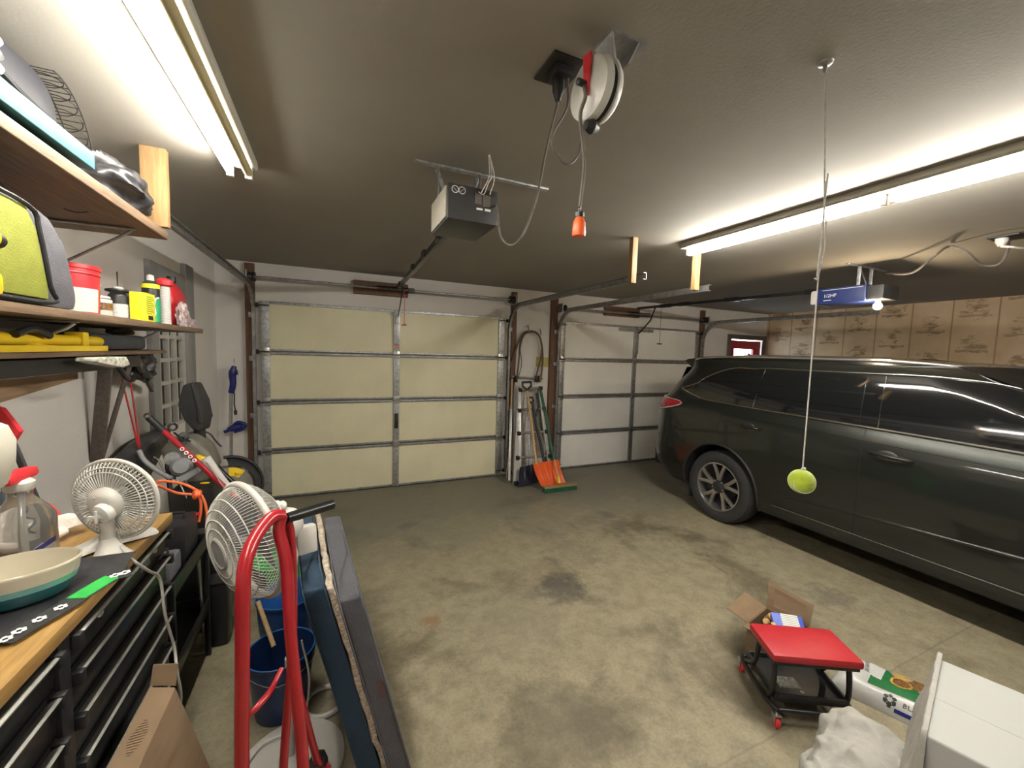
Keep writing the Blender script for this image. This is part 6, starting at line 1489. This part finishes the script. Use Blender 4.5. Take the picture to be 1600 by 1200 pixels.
patch('brown_print', 'seedbrown', lambda u, v: .50 < u < .96 and v > .42, .0018, 100)
for k, (a, b, ra, rb, mt) in enumerate(((.80, .48, .15, .085, 'seedgold'), (.52, .50, .15, .085, 'seedbrown'), (.50, .72, .17, .09, 'seedgold'), (.86, .78, .12, .11, 'seedbrown'))):
    patch('bowl_picture', 'seedgold' if mt == 'seedbrown' else 'cream_glaze', lambda u, v: ((u-a)/ra)**2+((v-b)/rb)**2 < 1, .0024+k*.0002, 110)
    patch('bowl_picture_seeds', mt, lambda u, v: ((u-a)/(ra*.82))**2+((v-b)/(rb*.78))**2 < 1, .0032+k*.0002, 110)
patch('flower_mark', 'ink', lambda u, v: any(((u-.085-.045*math.cos(t*PI/3))/.022)**2+((v-.46-.036*math.sin(t*PI/3))/.017)**2 < 1 for t in range(6)), .0015, 150)
patch('blue_stripe', 'blue', lambda u, v: .012 < u < .035 and v > .5, .0012, 100)
def bagtext(s, u0, v0, size, du, dv, mat='ink'):
    cu = bpy.data.curves.new('t', 'FONT'); cu.body = s; cu.size = 1; cu.extrude = 0; cu.resolution_u = 1
    ob = bpy.data.objects.new('t', cu); col.objects.link(ob); me = bpy.data.meshes.new_from_object(ob.evaluated_get(bpy.context.evaluated_depsgraph_get())); bpy.data.objects.remove(ob)
    for v in me.vertices:
        x, y = v.co.x*size, v.co.y*size
        v.co = sb_pt(u0+x*du[0]+y*du[1], v0+x*dv[0]+y*dv[1], True, .0022)-WL[sd]
    me.materials.clear(); me.materials.append(X[mat]); me.name = 'lettering'; o = bpy.data.objects.new('lettering', me); col.objects.link(o); o.parent = sd; WL[o] = WL[sd]
bagtext('BLACK OIL', .06, .55, .07, (0, 1.0), (.85, 0)) 
bagtext('BLACK OIL', .42, .15, .075, (1.0, .1), (-.1, 1.0))
bagtext('SUNFLOWER SEED', .42, .23, .05, (1.0, .1), (-.1, 1.0))

# white foam box and drop cloth in the bottom right corner
fb = Vector((2.69, -4.34, 0)); ea = Vector((-.96, -.27, 0)).normalized(); eb = Vector((.27, -.96, 0)).normalized()
def K(a, b, z): return fb+ea*a+eb*b+Vector((0, 0, z))
wbx = thing('white_box', 'large white board box in the bottom right corner', 'box', K(.24, .3, 0))
part('box', MB().hexa([K(0, 0, .005), K(.475, 0, .005), K(.475, .55, .005), K(0, .55, .005), K(0, 0, .60), K(.475, 0, .60), K(.475, .55, .60), K(0, .55, .60)], .008), 'foam', wbx)
part('tape', MB().hexa([K(.225, -.0005, .45), K(.265, -.0005, .45), K(.265, .55, .60), K(.225, .55, .60), K(.225, -.001, .6005), K(.265, -.001, .6005), K(.265, .55, .6012), K(.225, .55, .6012)]), 'foam', wbx)
def drape(u, v):
    a = -.03+u*.62
    L = v
    if L < .08: b = .006-.012*L/.08; z = .607
    elif L < .30: f = (L-.08)/.22; b = -.004-.05*f; z = .609-.38*f**.9
    elif L < .68: f = (L-.30)/.38; b = -.054-.20*f; z = .229-.03*f+.035*math.sin(PI*f)
    else: f = (L-.68)/.32; b = -.254-.07*f**.7; z = .199*(1-f**1.15)+.004
    k = min(1, max(.12, (L-.02)*4))
    fold = (.014*math.sin(a*34+3*nz(a*3, L*2, 1)) + .034*nz(a*9, L*6, 4)+.022*nz(a*24, L*14, 7))*k
    over = max(0, (a-.475)/.1); z = z*(1-min(1, over*1.2)*.75) if L < .3 else z*(1-.3*min(1, over))
    z *= (1-.5*max(0, (.02-a)/.08)*(L > .3))
    return K(a+.012*nz(L*7, a*4, 2)*k, b-abs(fold)*.5, max(.004, z+fold*.8*(L > .3)))
m = MB(); m.sheet(70, 60, drape, .002)
solo('drop_cloth', m, 'cloth', 'rumpled white drop cloth hanging off the white box to floor', 'cloth', ang=80)
